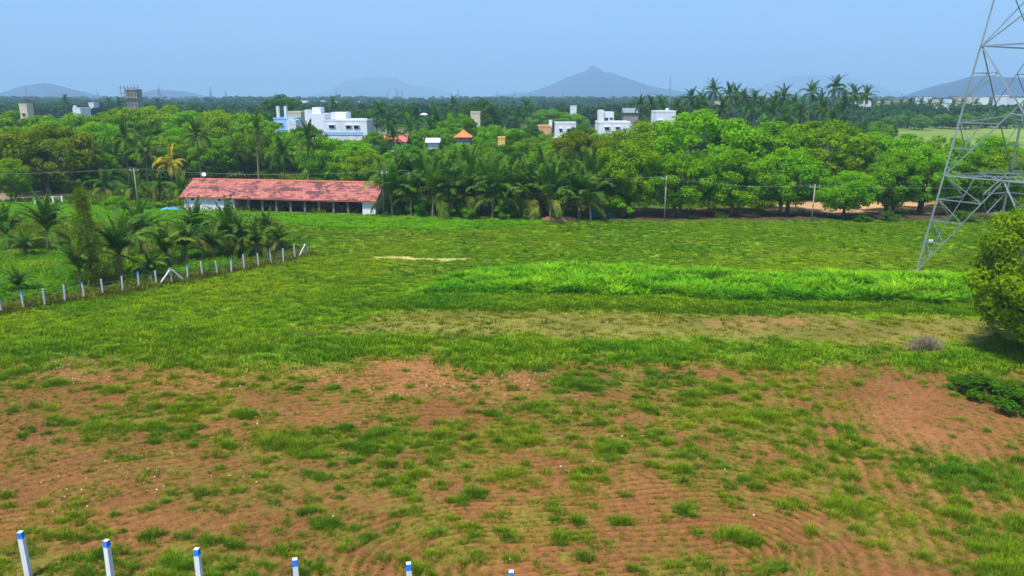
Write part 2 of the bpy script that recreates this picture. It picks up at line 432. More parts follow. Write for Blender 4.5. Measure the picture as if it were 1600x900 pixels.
GZ += (1 - MK['far']) * (fbm(GX * .35, GY * .35, 13, 3) - .5) * .16 + till * (fbm(GX * 2.6, GY * 2.6, 14, 3) - .5) * .11
# low bunds (earth banks between plots)
for k, hgt in (('strip', .16), ('verge', .12)):
    GZ += MK[k] * hgt
def height_at(X, Y):
    i = np.clip(np.searchsorted(ys, Y) - 1, 0, len(ys) - 2); j = np.clip(np.searchsorted(xs, X) - 1, 0, len(xs) - 2)
    return GZ[i, j]
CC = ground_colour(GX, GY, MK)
ny, nx = GX.shape
idx = np.arange(nx * ny).reshape(ny, nx)
quads = np.stack([idx[:-1, :-1], idx[:-1, 1:], idx[1:, 1:], idx[1:, :-1]], -1).reshape(-1, 4)

gm, n, l = new_mat('ground')
o_ = n.new('ShaderNodeOutputMaterial'); b_ = n.new('ShaderNodeBsdfPrincipled')
at_ = n.new('ShaderNodeAttribute'); at_.attribute_name = 'land'
g_ = n.new('ShaderNodeNewGeometry')
na = n.new('ShaderNodeTexNoise'); na.inputs['Scale'].default_value = 3.5; na.inputs['Detail'].default_value = 8; na.inputs['Roughness'].default_value = .7
l.new(g_.outputs['Position'], na.inputs['Vector'])
ra = n.new('ShaderNodeMapRange'); ra.inputs['From Min'].default_value = .3; ra.inputs['From Max'].default_value = .7
ra.inputs['To Min'].default_value = .62; ra.inputs['To Max'].default_value = 1.38
l.new(na.outputs['Fac'], ra.inputs['Value'])
hs_ = n.new('ShaderNodeHueSaturation'); l.new(at_.outputs['Color'], hs_.inputs['Color']); l.new(ra.outputs[0], hs_.inputs['Value'])
l.new(hs_.outputs[0], b_.inputs['Base Color'])
b_.inputs['Roughness'].default_value = 1.0; b_.inputs['Specular IOR Level'].default_value = 0.05
nb = n.new('ShaderNodeTexNoise'); nb.inputs['Scale'].default_value = 9; nb.inputs['Detail'].default_value = 6
l.new(g_.outputs['Position'], nb.inputs['Vector'])
bu = n.new('ShaderNodeBump'); bu.inputs['Strength'].default_value = .5; bu.inputs['Distance'].default_value = .06
l.new(nb.outputs['Fac'], bu.inputs['Height']); l.new(bu.outputs[0], b_.inputs['Normal'])
l.new(b_.outputs[0], o_.inputs['Surface'])
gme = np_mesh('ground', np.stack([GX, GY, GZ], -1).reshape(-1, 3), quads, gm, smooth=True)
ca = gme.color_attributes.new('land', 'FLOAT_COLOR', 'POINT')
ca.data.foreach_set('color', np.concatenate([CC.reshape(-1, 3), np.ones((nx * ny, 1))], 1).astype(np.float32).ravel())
ground = tag(link(bpy.data.objects.new('ground', gme)), kind='structure')

# ------------------------------------------------------------------ hills on the horizon (solid relief, kilometres away)
def hill(name, profile, dist, depth, rough, seed):
    """profile: (px, py) skyline; built as a ridge of real height at that distance"""
    pts = [AT(x, y, dist) for x, y in profile]
    X = np.linspace(pts[0].x, pts[-1].x, 120); H = np.interp(X, [p.x for p in pts], [max(p.z, 0) for p in pts])
    D = np.linspace(-1, 1, 31)
    XX, DD = np.meshgrid(X, D)
    ridge = np.clip(1 - np.abs(DD) ** 1.3, 0, 1)
    sc = depth * .35
    nz_ = fbm(XX / sc + seed, DD * depth / sc, seed, 5) - .5
    ZZ = H[None, :] * ridge * (1 + rough * 2 * nz_ * (1 - np.clip(1 - np.abs(DD) * 3, 0, 1))) + H[None, :] * ridge * .05 * nz_ - 3
    V = np.stack([XX, dist + DD * depth, ZZ], -1).reshape(-1, 3)
    ii = np.arange(XX.size).reshape(XX.shape)
    q = np.stack([ii[:-1, :-1], ii[:-1, 1:], ii[1:, 1:], ii[1:, :-1]], -1).reshape(-1, 4)
    return tag(link(bpy.data.objects.new(name, np_mesh(name, V, q, M['hill'], True))), kind='structure')
hill('hill_with_peak', [(740,153),(790,146),(830,143),(860,132),(885,120),(905,113),(915,110),(922,103),(927,101),(934,105),(942,112),(960,113),(985,124),(1010,132),(1040,138),(1080,144),(1150,152)], 5300, 900, .35, 3)
hill('hill', [(0,153),(20,146),(45,138),(58,131),(68,129),(80,132),(95,136),(120,141),(150,153)], 4200, 500, .3, 5)
hill('hill', [(215,153),(230,144),(245,139),(262,140),(285,142),(310,148),(335,153)], 4400, 420, .3, 9)
hill('hill', [(480,153),(520,140),(545,124),(590,119),(620,122),(640,132),(690,140),(720,148),(740,153)], 9200, 1100, .3, 12)
hill('hill', [(540,153),(556,145),(575,142),(590,144),(620,153)], 7600, 700, .3, 13)
hill('hill', [(1150,153),(1200,130),(1235,118),(1290,117),(1330,120),(1360,132),(1400,153)], 9200, 1100, .3, 15)
hill('hill', [(1440,156),(1468,145),(1485,132),(1500,124),(1515,118),(1540,116),(1580,120),(1640,118),(1720,124),(1800,156)], 2900, 470, .4, 17)

# ------------------------------------------------------------------ plants: leaf crowns
def leaf_cloud(P, N, size, r, aspect=0.55):
    """one pointed leaf quad at each point P facing N"""
    n_ = len(P)
    a = r.normal(size=(n_, 3)); a -= (a * N).sum(1, keepdims=True) * N
    a /= np.linalg.norm(a, axis=1, keepdims=True) + 1e-9
    b = np.cross(N, a)
    s = size * r.uniform(.6, 1.35, (n_, 1))
    v = np.stack([P - a * s, P - b * s * aspect + N * s * .12, P + a * s, P + b * s * aspect + N * s * .12], 1)
    return v.reshape(-1, 3), np.arange(n_ * 4).reshape(-1, 4)
def crown_points(r, nb, nl, rx, ry, z0, z1, br, flat=1.0, shell=.55):
    """leaf positions and normals: many leafy boughs spread through a domed crown"""
    C = []
    while len(C) < nb:
        p = r.uniform(-1, 1, 3)
        d = np.linalg.norm(p)
        if d > 1 or d < .2 or (p[2] < -.6 and d < .75): continue
        p = p / d * d ** .5
        C.append((p[0] * rx, p[1] * ry, (z0 + z1) / 2 + p[2] * (z1 - z0) / 2))
    C = np.array(C); R = br * r.uniform(.45, 1.35, nb)
    k = r.choice(nb, nl, p=R ** 2 / (R ** 2).sum())
    d = r.normal(size=(nl, 3)); d[:, 2] = d[:, 2] * .8 + .25; d /= np.linalg.norm(d, axis=1, keepdims=True)
    rad = R[k] * (shell + (1 - shell) * r.uniform(0, 1, nl)) * r.uniform(.85, 1.15, nl)
    P = C[k] + d * rad[:, None] * np.array([1, 1, .72 * flat])
    N = d * .7 + r.normal(size=(nl, 3)) * .55 + np.array([0, 0, .3]); N /= np.linalg.norm(N, axis=1, keepdims=True)
    return C, P, N
def broad_variant(seed, nb=120, nl=16000, leaf=.19, rx=5.3, ry=5.1, z0=1.9, z1=10.1, br=1.0, trunks=1, lean=0.0, th=.32):
    r = np.random.default_rng(seed)
    C, P, N = crown_points(r, nb, nl, rx, ry, z0, z1, br)
    V, Fq = leaf_cloud(P, N, leaf, r)
    crown = np_mesh('crown', V, Fq, M['leaf'])
    mb = MB()
    for t in range(trunks):
        ang = r.uniform(0, 6.28); ox, oy = (0, 0) if trunks == 1 else (.5 * math.cos(t * 2.2), .5 * math.sin(t * 2.2))
        fork = Vector((ox * 2.5 + lean * r.uniform(-1, 1), oy * 2.5 + r.uniform(-.3, .3), z0 + .5))
        mb.tube([(ox, oy, -.2), (ox * 1.2, oy * 1.2, .5), tuple(fork * .6 + Vector((0, 0, .4))), tuple(fork)], [th * 1.4, th, th * .85, th * .75], 8)
        order = r.permutation(nb)[:11]
        for c in order:
            q = Vector(C[c]); mid = fork.lerp(q, .5) + Vector((r.uniform(-.3, .3), r.uniform(-.3, .3), -.35))
            mb.tube([tuple(fork - Vector((0, 0, .25))), tuple(mid), tuple(q)], [th * .5, th * .28, .04], 5)
    trunk = mb.mesh('trunk', M['bark'], True)
    return crown, trunk
BROAD = [broad_variant(100), broad_variant(101, rx=5.6, ry=5.3, z1=9.5, nb=130), broad_variant(102, trunks=2, lean=.8), broad_variant(103, nb=95, br=1.15),
         broad_variant(104, rx=4.6, ry=4.6, z0=1.6, trunks=3, lean=1.0, th=.22), broad_variant(105, nb=140, br=.9, z0=1.5)]
BUSH = [broad_variant(120, nb=22, nl=2600, leaf=.12, rx=1.5, ry=1.4, z0=.15, z1=2.6, br=.62, th=.08), broad_variant(121, nb=26, nl=2800, leaf=.12, rx=1.8, ry=1.5, z0=.1, z1=2.2, br=.6, th=.08)]
def make_tree(var, x, y, w, h, tint, label, group=None, rz=None, name='broadleaf_tree', cat='tree', lib=None, w0=12.0, h0=10.6):
    crown, trunk = (lib or BROAD)[var]
    z = float(height_at(np.array([x]), np.array([y]))[0])
    e = empty(name, (x, y, z), random.uniform(0, 6.28) if rz is None else rz, label, cat, group)
    e.scale = (w / w0, w / w0, h / h0)
    t = link(bpy.data.objects.new('trunk', trunk), e)
    c = link(bpy.data.objects.new('crown', crown), e)
    c.color = (*tint, 1)
    return e

# tints: multiply the leaf colour (each tree's own leaf colour)
T_BRIGHT, T_MID, T_OLIVE, T_BROWN, T_DARK, T_YEL = (1.2,1.28,.7), (1.08,1.08,.8), (1.25,1.02,.9), (1.15,.72,1.6), (.55,.62,1.2), (1.5,1.15,.7)
def tree_px(px, ptop, Y, wpx, tint, label, var, group=None, **k):
    """a tree at distance Y whose top reaches the survey direction (px, ptop), crown wpx wide"""
    p = AT(px, ptop, Y)
    return make_tree(var, p.x, Y, wpx * ppm(Y), p.z, tint, label, group, **k)

# right-hand grove
grove = [  # px, top, Y, width, tint, var
 (985,218,107,110,T_OLIVE,0,'olive-green spreading tree at the left end of the right-hand grove'),
 (1105,163,122,160,T_BRIGHT,1,'tall bright green tree, the highest crown of the right-hand grove'),
 (1060,238,106,110,T_MID,2,'mid-green tree just right of the left utility pole'),
 (1150,234,107,110,T_MID,3,'dense green front-row grove tree midway between the two right-hand utility poles'),
 (1195,188,125,150,T_MID,5,'rounded green tree behind the middle of the right-hand grove'),
 (1232,230,108,110,T_BRIGHT,2,'multi-stemmed green tree just left of the right-hand utility pole'),
 (1290,187,126,155,T_OLIVE,0,'broad olive-green tree above the sandy gap of the grove'),
 (1375,200,126,125,T_BRIGHT,1,'light green tree at the back of the grove near the open fields'),
 (1400,234,108,100,T_MID,4,'green tree with leaning dark stems beside the sandy gap'),
 (1448,226,109,100,T_BRIGHT,2,'bright tree with forked dark trunk left of the pylon leg'),
 (1510,228,112,110,T_MID,4,'green tree seen through the left side of the pylon'),
 (1575,228,112,110,T_OLIVE,5,'olive-green tree seen through the middle of the pylon'),
 (1650,222,122,120,T_MID,1,'green tree at the right edge behind the pylon'),
 (1420,207,126,96,T_BRIGHT,5,'bright tree at the back of the grove under the open field'),
 (1482,213,126,96,T_MID,0,'green tree just left of the pylon at its middle height'),
 (1545,211,128,100,T_BRIGHT,3,'bright crown behind the lower pylon frame'),
 (1325,266,104,92,T_BRIGHT,3,'low bright green tree in front of the sandy gap'),
 (1010,190,150,110,T_OLIVE,3,'olive tree with wide crown behind the left end of the right-hand grove')]
for px, top, Y, w, tint, v, lab in grove:
    tree_px(px, top, Y, w * 1.12, tint, lab, v, 'trees of the right-hand grove')
tree_px(905,198,140,100,T_BROWN,'brownish olive tree behind the right end of the palm grove',1)
tree_px(955,215,150,80,T_BROWN,'brownish tree tucked between the palm grove and the right-hand trees',3)
# left woodland
wood = [
 (62,188,134,150,T_BROWN,1,'brown-tinged tree with two dark trunks at far left edge of the field'),
 (10,196,140,110,T_OLIVE,0,'olive tree at the left edge of the picture'),
 (12,246,122,60,T_YEL,4,'small yellow-green tree at the left edge beside the bare earth'),
 (150,190,150,90,T_BRIGHT,3,'bright green tree right of the brown-tinged tree'),
 (110,172,175,120,T_MID,1,'green tree in second row of left woodland under the cream tower'),
 (30,172,180,110,T_OLIVE,5,'olive tree in second row at the far left'),
 (195,168,180,110,T_OLIVE,2,'brownish green tree below the scaffolded tower'),
 (240,164,190,120,T_YEL,0,'yellow-green tree right below the scaffolded tower'),
 (300,168,185,110,T_BRIGHT,1,'bright green tree in second row right of the scaffolded tower'),
 (350,172,180,100,T_YEL,3,'yellow-green tree behind the tall palms over the shed'),
 (395,178,175,90,T_BRIGHT,5,'light green tree behind the shed left of the white house'),
 (252,212,152,90,T_OLIVE,2,'olive tree behind the dead brown palm'),
 (335,215,150,80,T_MID,4,'mid-green tree behind the shed roof at its left third'),
 (140,232,138,70,T_MID,5,'dark-leaved tree left of the tall palms by the bare earth'),
 (525,212,140,110,T_BRIGHT,1,'bright green tree behind the middle of the red roof'),
 (560,232,134,70,T_YEL,3,'small yellow-green tree behind the right end of the red roof'),
 (440,146,330,68,T_DARK,5,'large dark domed tree behind the white house'),
 (750,150,300,60,T_DARK,1,'large dark tree beside the cream water tower'),
 (715,176,210,60,T_MID,0,'dark green tree left of the cream tower'),
 (630,225,170,70,(.8,1.0,1.2),4,'grey-green feathery tree in front of the small red-roofed house'),
 (660,200,200,50,T_MID,2,'green tree between the white house and the orange roof'),
 (765,195,190,60,T_BRIGHT,3,'light green round tree above the palm grove'),
 (810,205,180,60,T_DARK,4,'dark tree right of the yellow block'),
 (860,170,330,70,T_MID,2,'green tree behind the long white house'),
 (890,212,165,60,T_MID,3,'small round tree behind the palm grove, left of the brownish trees'),
 (1000,205,170,60,T_MID,5,'green tree beside the white two-storey house'),
 (560,170,300,60,T_DARK,4,'dark tree behind the big white house')]
for px, top, Y, w, tint, v, lab in wood:
    tree_px(px, top, Y, w * 1.12, tint, lab, v, 'trees of the left and middle woodland')
fill = [(455,205,165,60),(420,200,170,60),(500,212,160,70),(545,218,158,70),(600,238,150,60),(640,236,145,60),(680,232,150,60),(720,224,155,60),(750,222,158,50),(785,226,150,60),(830,215,160,60),(860,222,150,60),
        (935,208,165,60),(960,204,170,50),(1030,188,180,60),(700,232,140,50),(660,238,140,50),(770,232,140,50),(580,205,180,50),(620,205,195,40),(690,200,205,50),(740,200,200,40),(850,208,185,50),(800,200,215,50),(910,196,205,50),
        (676,231,165,40),(723,224,170,40),(742,198,250,34),(783,227,160,40),(662,182,290,30),(480,190,185,50),(385,205,155,60),(280,200,165,70),(220,192,165,70),(165,205,160,60),(85,200,165,70)]
for i, (px, top, Y, w) in enumerate(sorted(fill)):
    tree_px(px, top, Y, w * 1.25, (T_MID, T_BRIGHT, T_DARK, T_BRIGHT, T_OLIVE)[i % 5], f'leafy tree in the belt before the houses, {ORD[i]} from the left', i % 6, 'tree belt before the houses')
r_ = np.random.default_rng(15)
for i in range(40):
    px = 995 + i * 9.3; Y = 225 + 60 * r_.random()
    make_tree(int(r_.integers(6)), (px - 800) / FPX * Y / cp, Y, r_.uniform(7, 10), r_.uniform(6, 9.5), (T_DARK, T_MID, T_MID)[i % 3], f'low dark tree under the skyline palms, {ORD[i]} from the left', 'low trees under the skyline palms')
for i in range(30):
    px = 1335 + i * 10.5; Y = 385 + 60 * r_.random()
    make_tree(int(r_.integers(6)), (px - 800) / FPX * Y / cp, Y, r_.uniform(8, 13), r_.uniform(6, 10), (T_DARK, T_MID, T_DARK)[i % 3], f'low hazy tree beyond the open field at right, {ORD[i]} from the left', 'low trees beyond the open field')
# back rows that the photograph shows only as crowns among crowns
r_ = np.random.default_rng(5)
for i in range(46):
    Y = r_.uniform(165, 420); px = r_.uniform(-80, 960) if i < 34 else r_.uniform(960, 1380)
    hgt = r_.uniform(6.5, 10.5)
    if 420 < px < 590 and Y < 260: continue
    if 590 < px < 800: hgt *= .72
    tint = [T_MID, T_DARK, T_BRIGHT, T_OLIVE][int(r_.integers(4))]
    make_tree(int(r_.integers(6)), (px - 800) / FPX * Y / cp * .995, Y, hgt * r_.uniform(.9, 1.3), hgt, tint,
              'small far green tree filling the hazy woodland behind the front trees', 'far woodland trees')

# ------------------------------------------------------------------ shrubs
shr = [(650,300,110,44,T_BRIGHT,'bright green shrub at the foot of the palm grove beside the shed',338),(705,300,108,60,T_MID,'rounded green shrub under the palms, second along from the shed',340),
       (735,312,107,36,T_BRIGHT,'small light shrub at the foot of the palm grove centre',343),(790,318,106,44,T_MID,'low green shrub under the middle palms',344),
       (620,296,108,40,T_DARK,'dark shrub hugging the right end of the shed',336),(830,322,106,36,T_DARK,'dark low shrub under the right-hand palms',345),
       (970,303,106,60,T_BRIGHT,'bright bush left of the left utility pole at grove foot',340),(1390,328,104,40,T_DARK,'dark shrub below the grove left of the pylon',346),
       (1345,332,104,34,T_DARK,'dark low shrub under the small bright grove tree',346),(1508,325,100,46,T_DARK,'dark shrub behind the pylon leg',346),
       (120,300,112,34,T_DARK,'dark bush at the back of the farm plot near the bare earth',324),(180,300,110,40,T_MID,'bush behind the farm plot left of the blue tarp',328),
       (235,312,110,44,T_MID,'low bush left of the shed by the blue tarp',326),(870,322,106,30,T_OLIVE,'small olive shrub left of the rubble heap',344)]
for px, top, _, w, tint, lab, base in shr:
    g = G(px, base); hh = AT(px, top, g.y).z
    make_tree(random.randrange(2), g.x, g.y, w * ppm(g.y), hh, tint, lab, 'shrubs along the field edge', name='shrub', cat='shrub', lib=BUSH, w0=4.2, h0=3.0)
for i, (px, py, w, hh, tint, lab) in enumerate([(1545,622,120,1.2,(.42,.55,3),'dark green low shrub by right edge above the bare red patch'),(1605,640,130,1.5,(.4,.52,3),'dark green shrub at the right edge under the leafy tree'),
        (1502,608,60,.7,(.48,.62,2),'small dark shrub, leftmost of those beside the bare red patch')]):
    g = G(px, py); make_tree(i % 2, g.x, g.y, w * ppm(g.y), hh, tint, lab, 'dark shrubs at the right edge', name='shrub', cat='shrub', lib=BUSH, w0=4.2, h0=3.0)
# dry leafless shrub on the bund
def twig_bush(px, py, w, h0, label):
    g = G(px, py); e = empty('dry_shrub', g, 0, label, 'shrub'); rr = random.Random(4); mb = MB()
    for i in range(100):
        a = rr.uniform(0, 6.28); q = rr.uniform(.2, 1.3); x0 = rr.gauss(0, .45) * w / 2; h = h0 * math.exp(-(x0 / w * 2) ** 2) * rr.uniform(.6, 1.1)
        p1 = (x0 + math.cos(a) * q * .35, math.sin(a) * q * .35, h * rr.uniform(.35, .6)); p2 = (x0 + math.cos(a) * q * .7, math.sin(a) * q * .6, h * rr.uniform(.6, 1))
        mb.tube([(x0, 0, -.05), p1, p2], [.012, .010, .004], 3, False)
        for k in range(3):
            b = rr.uniform(0, 6.28); mb.tube([p1, (p1[0] + .35 * math.cos(b), p1[1] + .35 * math.sin(b), p1[2] + .25 * h0)], [.008, .004], 3, False)
    mb.build('branches', M['dry_twig'], e)
twig_bush(1440, 548, 2.4, 1.3, 'leafless purplish dry shrub on the green bank at right')
twig_bush(480, 528, .7, .4, 'small leafless grey shrub in the grass left of centre')

# the near tree at the right edge
big_r = np.random.default_rng(77)
g = G(1655, 562)
C_, P_, N_ = crown_points(big_r, 130, 34000, 5.1, 4.8, .5, 10.2, 1.0, shell=.6)
V_, F_ = leaf_cloud(P_, N_, .16, big_r, .45)
near_tree = empty('leafy_tree', g, 0, 'dense leafy green tree with low crown cut by the right edge of the picture', 'tree')
c = link(bpy.data.objects.new('crown', np_mesh('crown', V_, F_, M['leaf'])), near_tree); c.color = (1.2, .92, .9, 1)
mb = MB(); mb.tube([(0,0,-.2),(.05,0,1),(0,.1,2.2)], [.4,.3,.26], 10)
for k in range(24):
    q = Vector(C_[k * 5]); mb.tube([(0,.1,2.0), tuple(q * .55 + Vector((0,0,.6))), tuple(q)], [.16,.09,.03], 5)
mb.build('trunk', M['bark'], near_tree, True)

# ------------------------------------------------------------------ coconut palms
def frond_mesh(seed, L=4.2, elev=70, droop=1.0, n=32, lw=.115, ll=.85, twist=0.0, hang=.4):
    """feather leaf: curved midrib with leaflets on both sides; grows along +x from the crown"""
    r = random.Random(seed); V, Fq = [], []
    pts = []; x = z = 0; a = math.radians(elev); S = 14
    for i in range(S + 1):
        pts.append(Vector((x, 0, z))); a -= droop * (.35 + 1.3 * i / S) / S * 1.5
        x += math.cos(a) * L / S; z += math.sin(a) * L / S
    def at(t):
        k = min(int(t * S), S - 1); u = t * S - k
        return pts[k].lerp(pts[k + 1], u), (pts[k + 1] - pts[k]).normalized()
    mb = MB(); mb.tube(pts[::2], [.055 * (1 - .85 * i / 7) for i in range(8)], 4, False)
    V, Fq = mb.v, [f for f in mb.f]
    for s in (-1, 1):
        for i in range(n):
            t = .14 + .86 * (i + r.uniform(-.3, .3)) / n; t = min(max(t, .1), .995)
            p, d = at(t)
            up = Vector((-d.z, 0, d.x))
            ln = ll * (math.sin(math.pi * min(1, .15 + .85 * t) ** .8) * .75 + .3) * r.uniform(.85, 1.1)
            o = Vector((0, s, 0)) * .8 + d * .65 + up * r.uniform(.0, .35)
            o.normalize(); tip = p + o * ln + Vector((0, 0, -hang * ln * r.uniform(.6, 1.2)))
            mid = p + o * ln * .5 + Vector((0, 0, -.04))
            w = d * lw * .5; q = len(V)
            V += [tuple(p - w * .45), tuple(p + w * .45), tuple(mid + w), tuple(tip), tuple(mid - w)]
            Fq += [(q, q + 1, q + 2, q + 4), (q + 4, q + 2, q + 3)]
    me = bpy.data.meshes.new('frond'); me.from_pydata(V, [], Fq); me.update(); me.materials.append(M['frond'])
    return me
FR_UP = [frond_mesh(1, 4.3, 86, .30, hang=.2, ll=.6), frond_mesh(2, 4.1, 82, .5, hang=.25, ll=.65), frond_mesh(3, 4.4, 75, .8, hang=.3)]
FR_ARCH = [frond_mesh(4, 4.2, 55, 1.35), frond_mesh(5, 4.0, 48, 1.5, hang=.6), frond_mesh(6, 4.3, 40, 1.45, hang=.6)]
FR_MID = [frond_mesh(11, 4.2, 70, .85, hang=.3), frond_mesh(12, 4.1, 62, 1.05, hang=.4), frond_mesh(13, 4.3, 66, 1.2, hang=.4), frond_mesh(14, 4.0, 54, 1.25, hang=.45)]
FR_DROOP = [frond_mesh(7, 3.6, 10, 1.35, hang=.7), frond_mesh(8, 3.4, -15, 1.0, hang=.7)]
def trunk_mesh(h, r0, r1, bend, seed):
    rr = random.Random(seed); pts, rad = [], []
    S = 10
    for i in range(S + 1):
        t = i / S; pts.append((bend * t * t, 0, h * t - .15)); rad.append(r0 + (r1 - r0) * min(1, t * 1.4) + (.02 if i % 2 else 0) + (r0 * .5 if i == 0 else 0))
    return MB().tube(pts, rad, 8).mesh('trunk', M['palm_bark'], True)
TRUNKS = {}
def palm(x, y, th, fl, label, group, seed, tint=(1, 1, 1), nup=7, narch=9, ndroop=3, bend=0.0, dead=False, name='coconut_palm', young=False):
    """th: trunk height, fl: frond scale (1 = 4.2 m)"""
    rr = random.Random(seed)
    z = float(height_at(np.array([x]), np.array([y]))[0])
    e = empty(name, (x, y, z), rr.uniform(0, 6.28), label, 'palm', group)
    key = (round(th, 1), round(bend, 1))
    if key not in TRUNKS: TRUNKS[key] = trunk_mesh(th, .16 + .006 * th, .10 + .003 * th, bend, seed)
    link(bpy.data.objects.new('trunk', TRUNKS[key]), e)
    tot = nup + narch + ndroop
    for i in range(tot):
        lib = FR_UP if i < nup else (FR_MID if young else FR_ARCH) if i < nup + narch else FR_DROOP
        f = link(bpy.data.objects.new('frond', lib[rr.randrange(len(lib))]), e)
        f.location = (bend + rr.uniform(-.05, .05), rr.uniform(-.05, .05), th - .1 + rr.uniform(-.12, .12))
        f.rotation_euler = (rr.uniform(-.12, .12), rr.uniform(-.10, .10), i * 2.39996 + rr.uniform(-.3, .3))
        s = fl * rr.uniform(.82, 1.1) * (.9 if i < nup else 1); f.scale = (s, s, s)
        k = rr.uniform(.8, 1.2)
        col = (tint[0] * k, tint[1] * k, tint[2] * k)
        if i >= nup + narch and rr.random() < .6: col = (2.4 * k, 1.25 * k, 3 * k)
        elif i >= nup and rr.random() < .16: col = (2.0 * k, 1.4 * k, 2 * k)
        if dead: col = (7.0 * k, 2.4 * k, 3.0 * k)
        f.color = (*col, 1)
    return e
# young palms of the fenced plot: foot px,py  top py
farm_palms = [(14,392,318,.0),(76,392,306,.2),(30,462,418,.0),(125,448,372,-.2),(190,436,332,.1),(222,402,318,.0),(335,408,350,0),(290,412,345,.1),(380,400,338,0),(436,392,345,0),(262,420,352,.0),(312,392,318,.2),(358,398,318,.1),
              (418,388,330,.0),(400,402,345,.1),(45,405,360,.1),(238,440,395,0)]
for i, (px, base, top, bend) in enumerate(sorted(farm_palms)):
    g = G(px, base); ht = AT(px, top, g.y).z * 1.15
    fl = ht * .66 / 3.9; th = max(.5, ht * .34)
    palm(g.x, g.y, round(th, 1), fl, f'young coconut palm in the fenced plot at left, {ORD[i]} from the left edge', 'young palms in the fenced plot', 40 + i, (1.15, 1.1, 1.8), 10, 11, 3, bend, young=True)
# palm grove in the middle
r_ = random.Random(9); k = 0
grove_p = []
for row, (basepy, toppy, step) in enumerate([(338, 246, 31), (331, 233, 33), (325, 226, 35)]):
    x = 614 + row * 11
    while x < 930:
        grove_p.append((x + r_.uniform(-7, 7), basepy + (x - 600) * .022 + r_.uniform(-2, 2), toppy + r_.uniform(-9, 12) + (6 if x > 840 else 0), row))
        x += step * r_.uniform(.8, 1.2)
cnt = [0, 0, 0]
for (px, base, top, row) in sorted(grove_p):
    cnt[row] += 1
    g = G(px, base); ht = AT(px, top, g.y).z; th = max(1.4, ht * .36)
    palm(g.x, g.y, round(th * 2) / 2, ht * .64 / 3.95, f"coconut palm in the {('front', 'middle', 'rear')[row]} row of the grove right of the shed, {ORD[cnt[row] - 1]} from left",
         ('front row of the palm grove', 'middle row of the palm grove', 'rear row of the palm grove')[row], 200 + k, (1.2, 1.15, 1.8), 14, 7, 2, r_.uniform(-.3, .3), young=True); k += 1
# palms behind and beside the shed
shed_palms = [(190,182,142,'coconut palm standing left of the shed, tallest of the pair over the thicket',0),(222,206,140,'coconut palm just right of the tall one left of the shed',0),
              (262,222,138,'dead brown coconut palm left of the shed roof',1),(305,176,140,'tall coconut palm above the left end of the shed roof',0),
              (396,170,140,'tall coconut palm above the left half of the shed roof',0),(440,205,137,'coconut palm just left of the white house above the roof',0),
              (476,182,136,'tall coconut palm with hanging fronds in front of the white house',0),(594,240,122,'coconut palm at the right end of the shed roof',0),
              (160,256,126,'short coconut palm in the thicket left of the shed',0),(205,262,122,'short coconut palm beside the left utility pole',0),
              (245,255,124,'short coconut palm between the left utility pole and the shed',0),(282,262,122,'short coconut palm close to the left gable of the shed',0),
              (365,205,150,'coconut palm between the two tall palms above the shed',0),(20,240,150,'coconut palm half hidden at left edge',0)]
for i, (px, top, Y, lab, dead) in enumerate(shed_palms):
    p = AT(px, top, Y); fl = 1.05; th = max(.8, p.z - 3.7 * fl)
    palm(p.x, Y, round(th, 1), fl, lab, None, 400 + i, (1.0, .95, 1.0), 6 if not dead else 2, 9, 6, r_.uniform(-.5, .5), dead=bool(dead))
# far palms, too small to tell their fronds apart: one crown each
def far_palm_crown(seed):
    rr = random.Random(seed); V, Fq = [], []
    for i in range(24):
        lib = FR_UP[1:] if i < 6 else FR_ARCH if i < 16 else FR_DROOP
        me = lib[rr.randrange(len(lib))]
        mt = Matrix.Rotation(i * 2.4 + rr.uniform(-.3, .3), 4, 'Z') @ Matrix.Rotation(rr.uniform(-.15, .15), 4, 'Y') @ Matrix.Scale(rr.uniform(.85, 1.1), 4)
        q = len(V); V += [tuple(mt @ v.co) for v in me.vertices]; Fq += [tuple(q + j for j in pl.vertices) for pl in me.polygons]
    me = bpy.data.meshes.new('crown'); me.from_pydata(V, [], Fq); me.update(); me.materials.append(M['frond']); return me
FARC = [far_palm_crown(60 + i) for i in range(4)]
def far_palm(px, top, Y, label, group, seed, tint=(.8, .85, 1.0), s=1.0):
    rr = random.Random(seed); p = AT(px, top, Y); th = max(1.0, p.z - 3.3 * s)
    e = empty('coconut_palm', (p.x, Y, 0), rr.uniform(0, 6.28), label, 'palm', group)
    key = (round(th), .4)
    if key not in TRUNKS: TRUNKS[key] = trunk_mesh(key[0], .2, .13, .4, seed)
    t = link(bpy.data.objects.new('trunk', TRUNKS[key]), e); t.scale = (1, 1, th / key[0])
    c = link(bpy.data.objects.new('crown', FARC[rr.randrange(4)]), e); c.location = (.4, 0, th - .2); c.scale = (s, s, s)
    k = rr.uniform(.8, 1.25); c.color = (tint[0] * k, tint[1] * k, tint[2] * k, 1)
    return e
fp = [(1020,148,260),(1036,146,270),(1060,150,280),(1080,136,250),(1100,140,260),(1119,122,245),(1142,128,250),(1150,129,262),(1160,136,255),(1182,138,270),(1192,146,280),
      (1210,142,250),(1225,131,240),(1240,144,260),(1268,124,240),(1282,140,250),(1306,116,235),(1318,138,250),(1338,130,255),(1354,132,260),(1090,152,230),(1130,150,240),
      (1170,152,235),(1206,160,230),(1250,158,225),(1290,152,225),(1318,155,230),(1230,165,215),(1300,168,215),(1060,158,300),(1000,148,290)]
for i, (px, top, Y) in enumerate(sorted(fp)):
    far_palm(px, top, Y, f'coconut palm in the skyline row above the right-hand grove, {ORD[i]} from the left', 'skyline palms above the grove', 500 + i, (1.0, .85, .9) if i % 3 == 0 else (.75, .85, 1.0), 1.15)
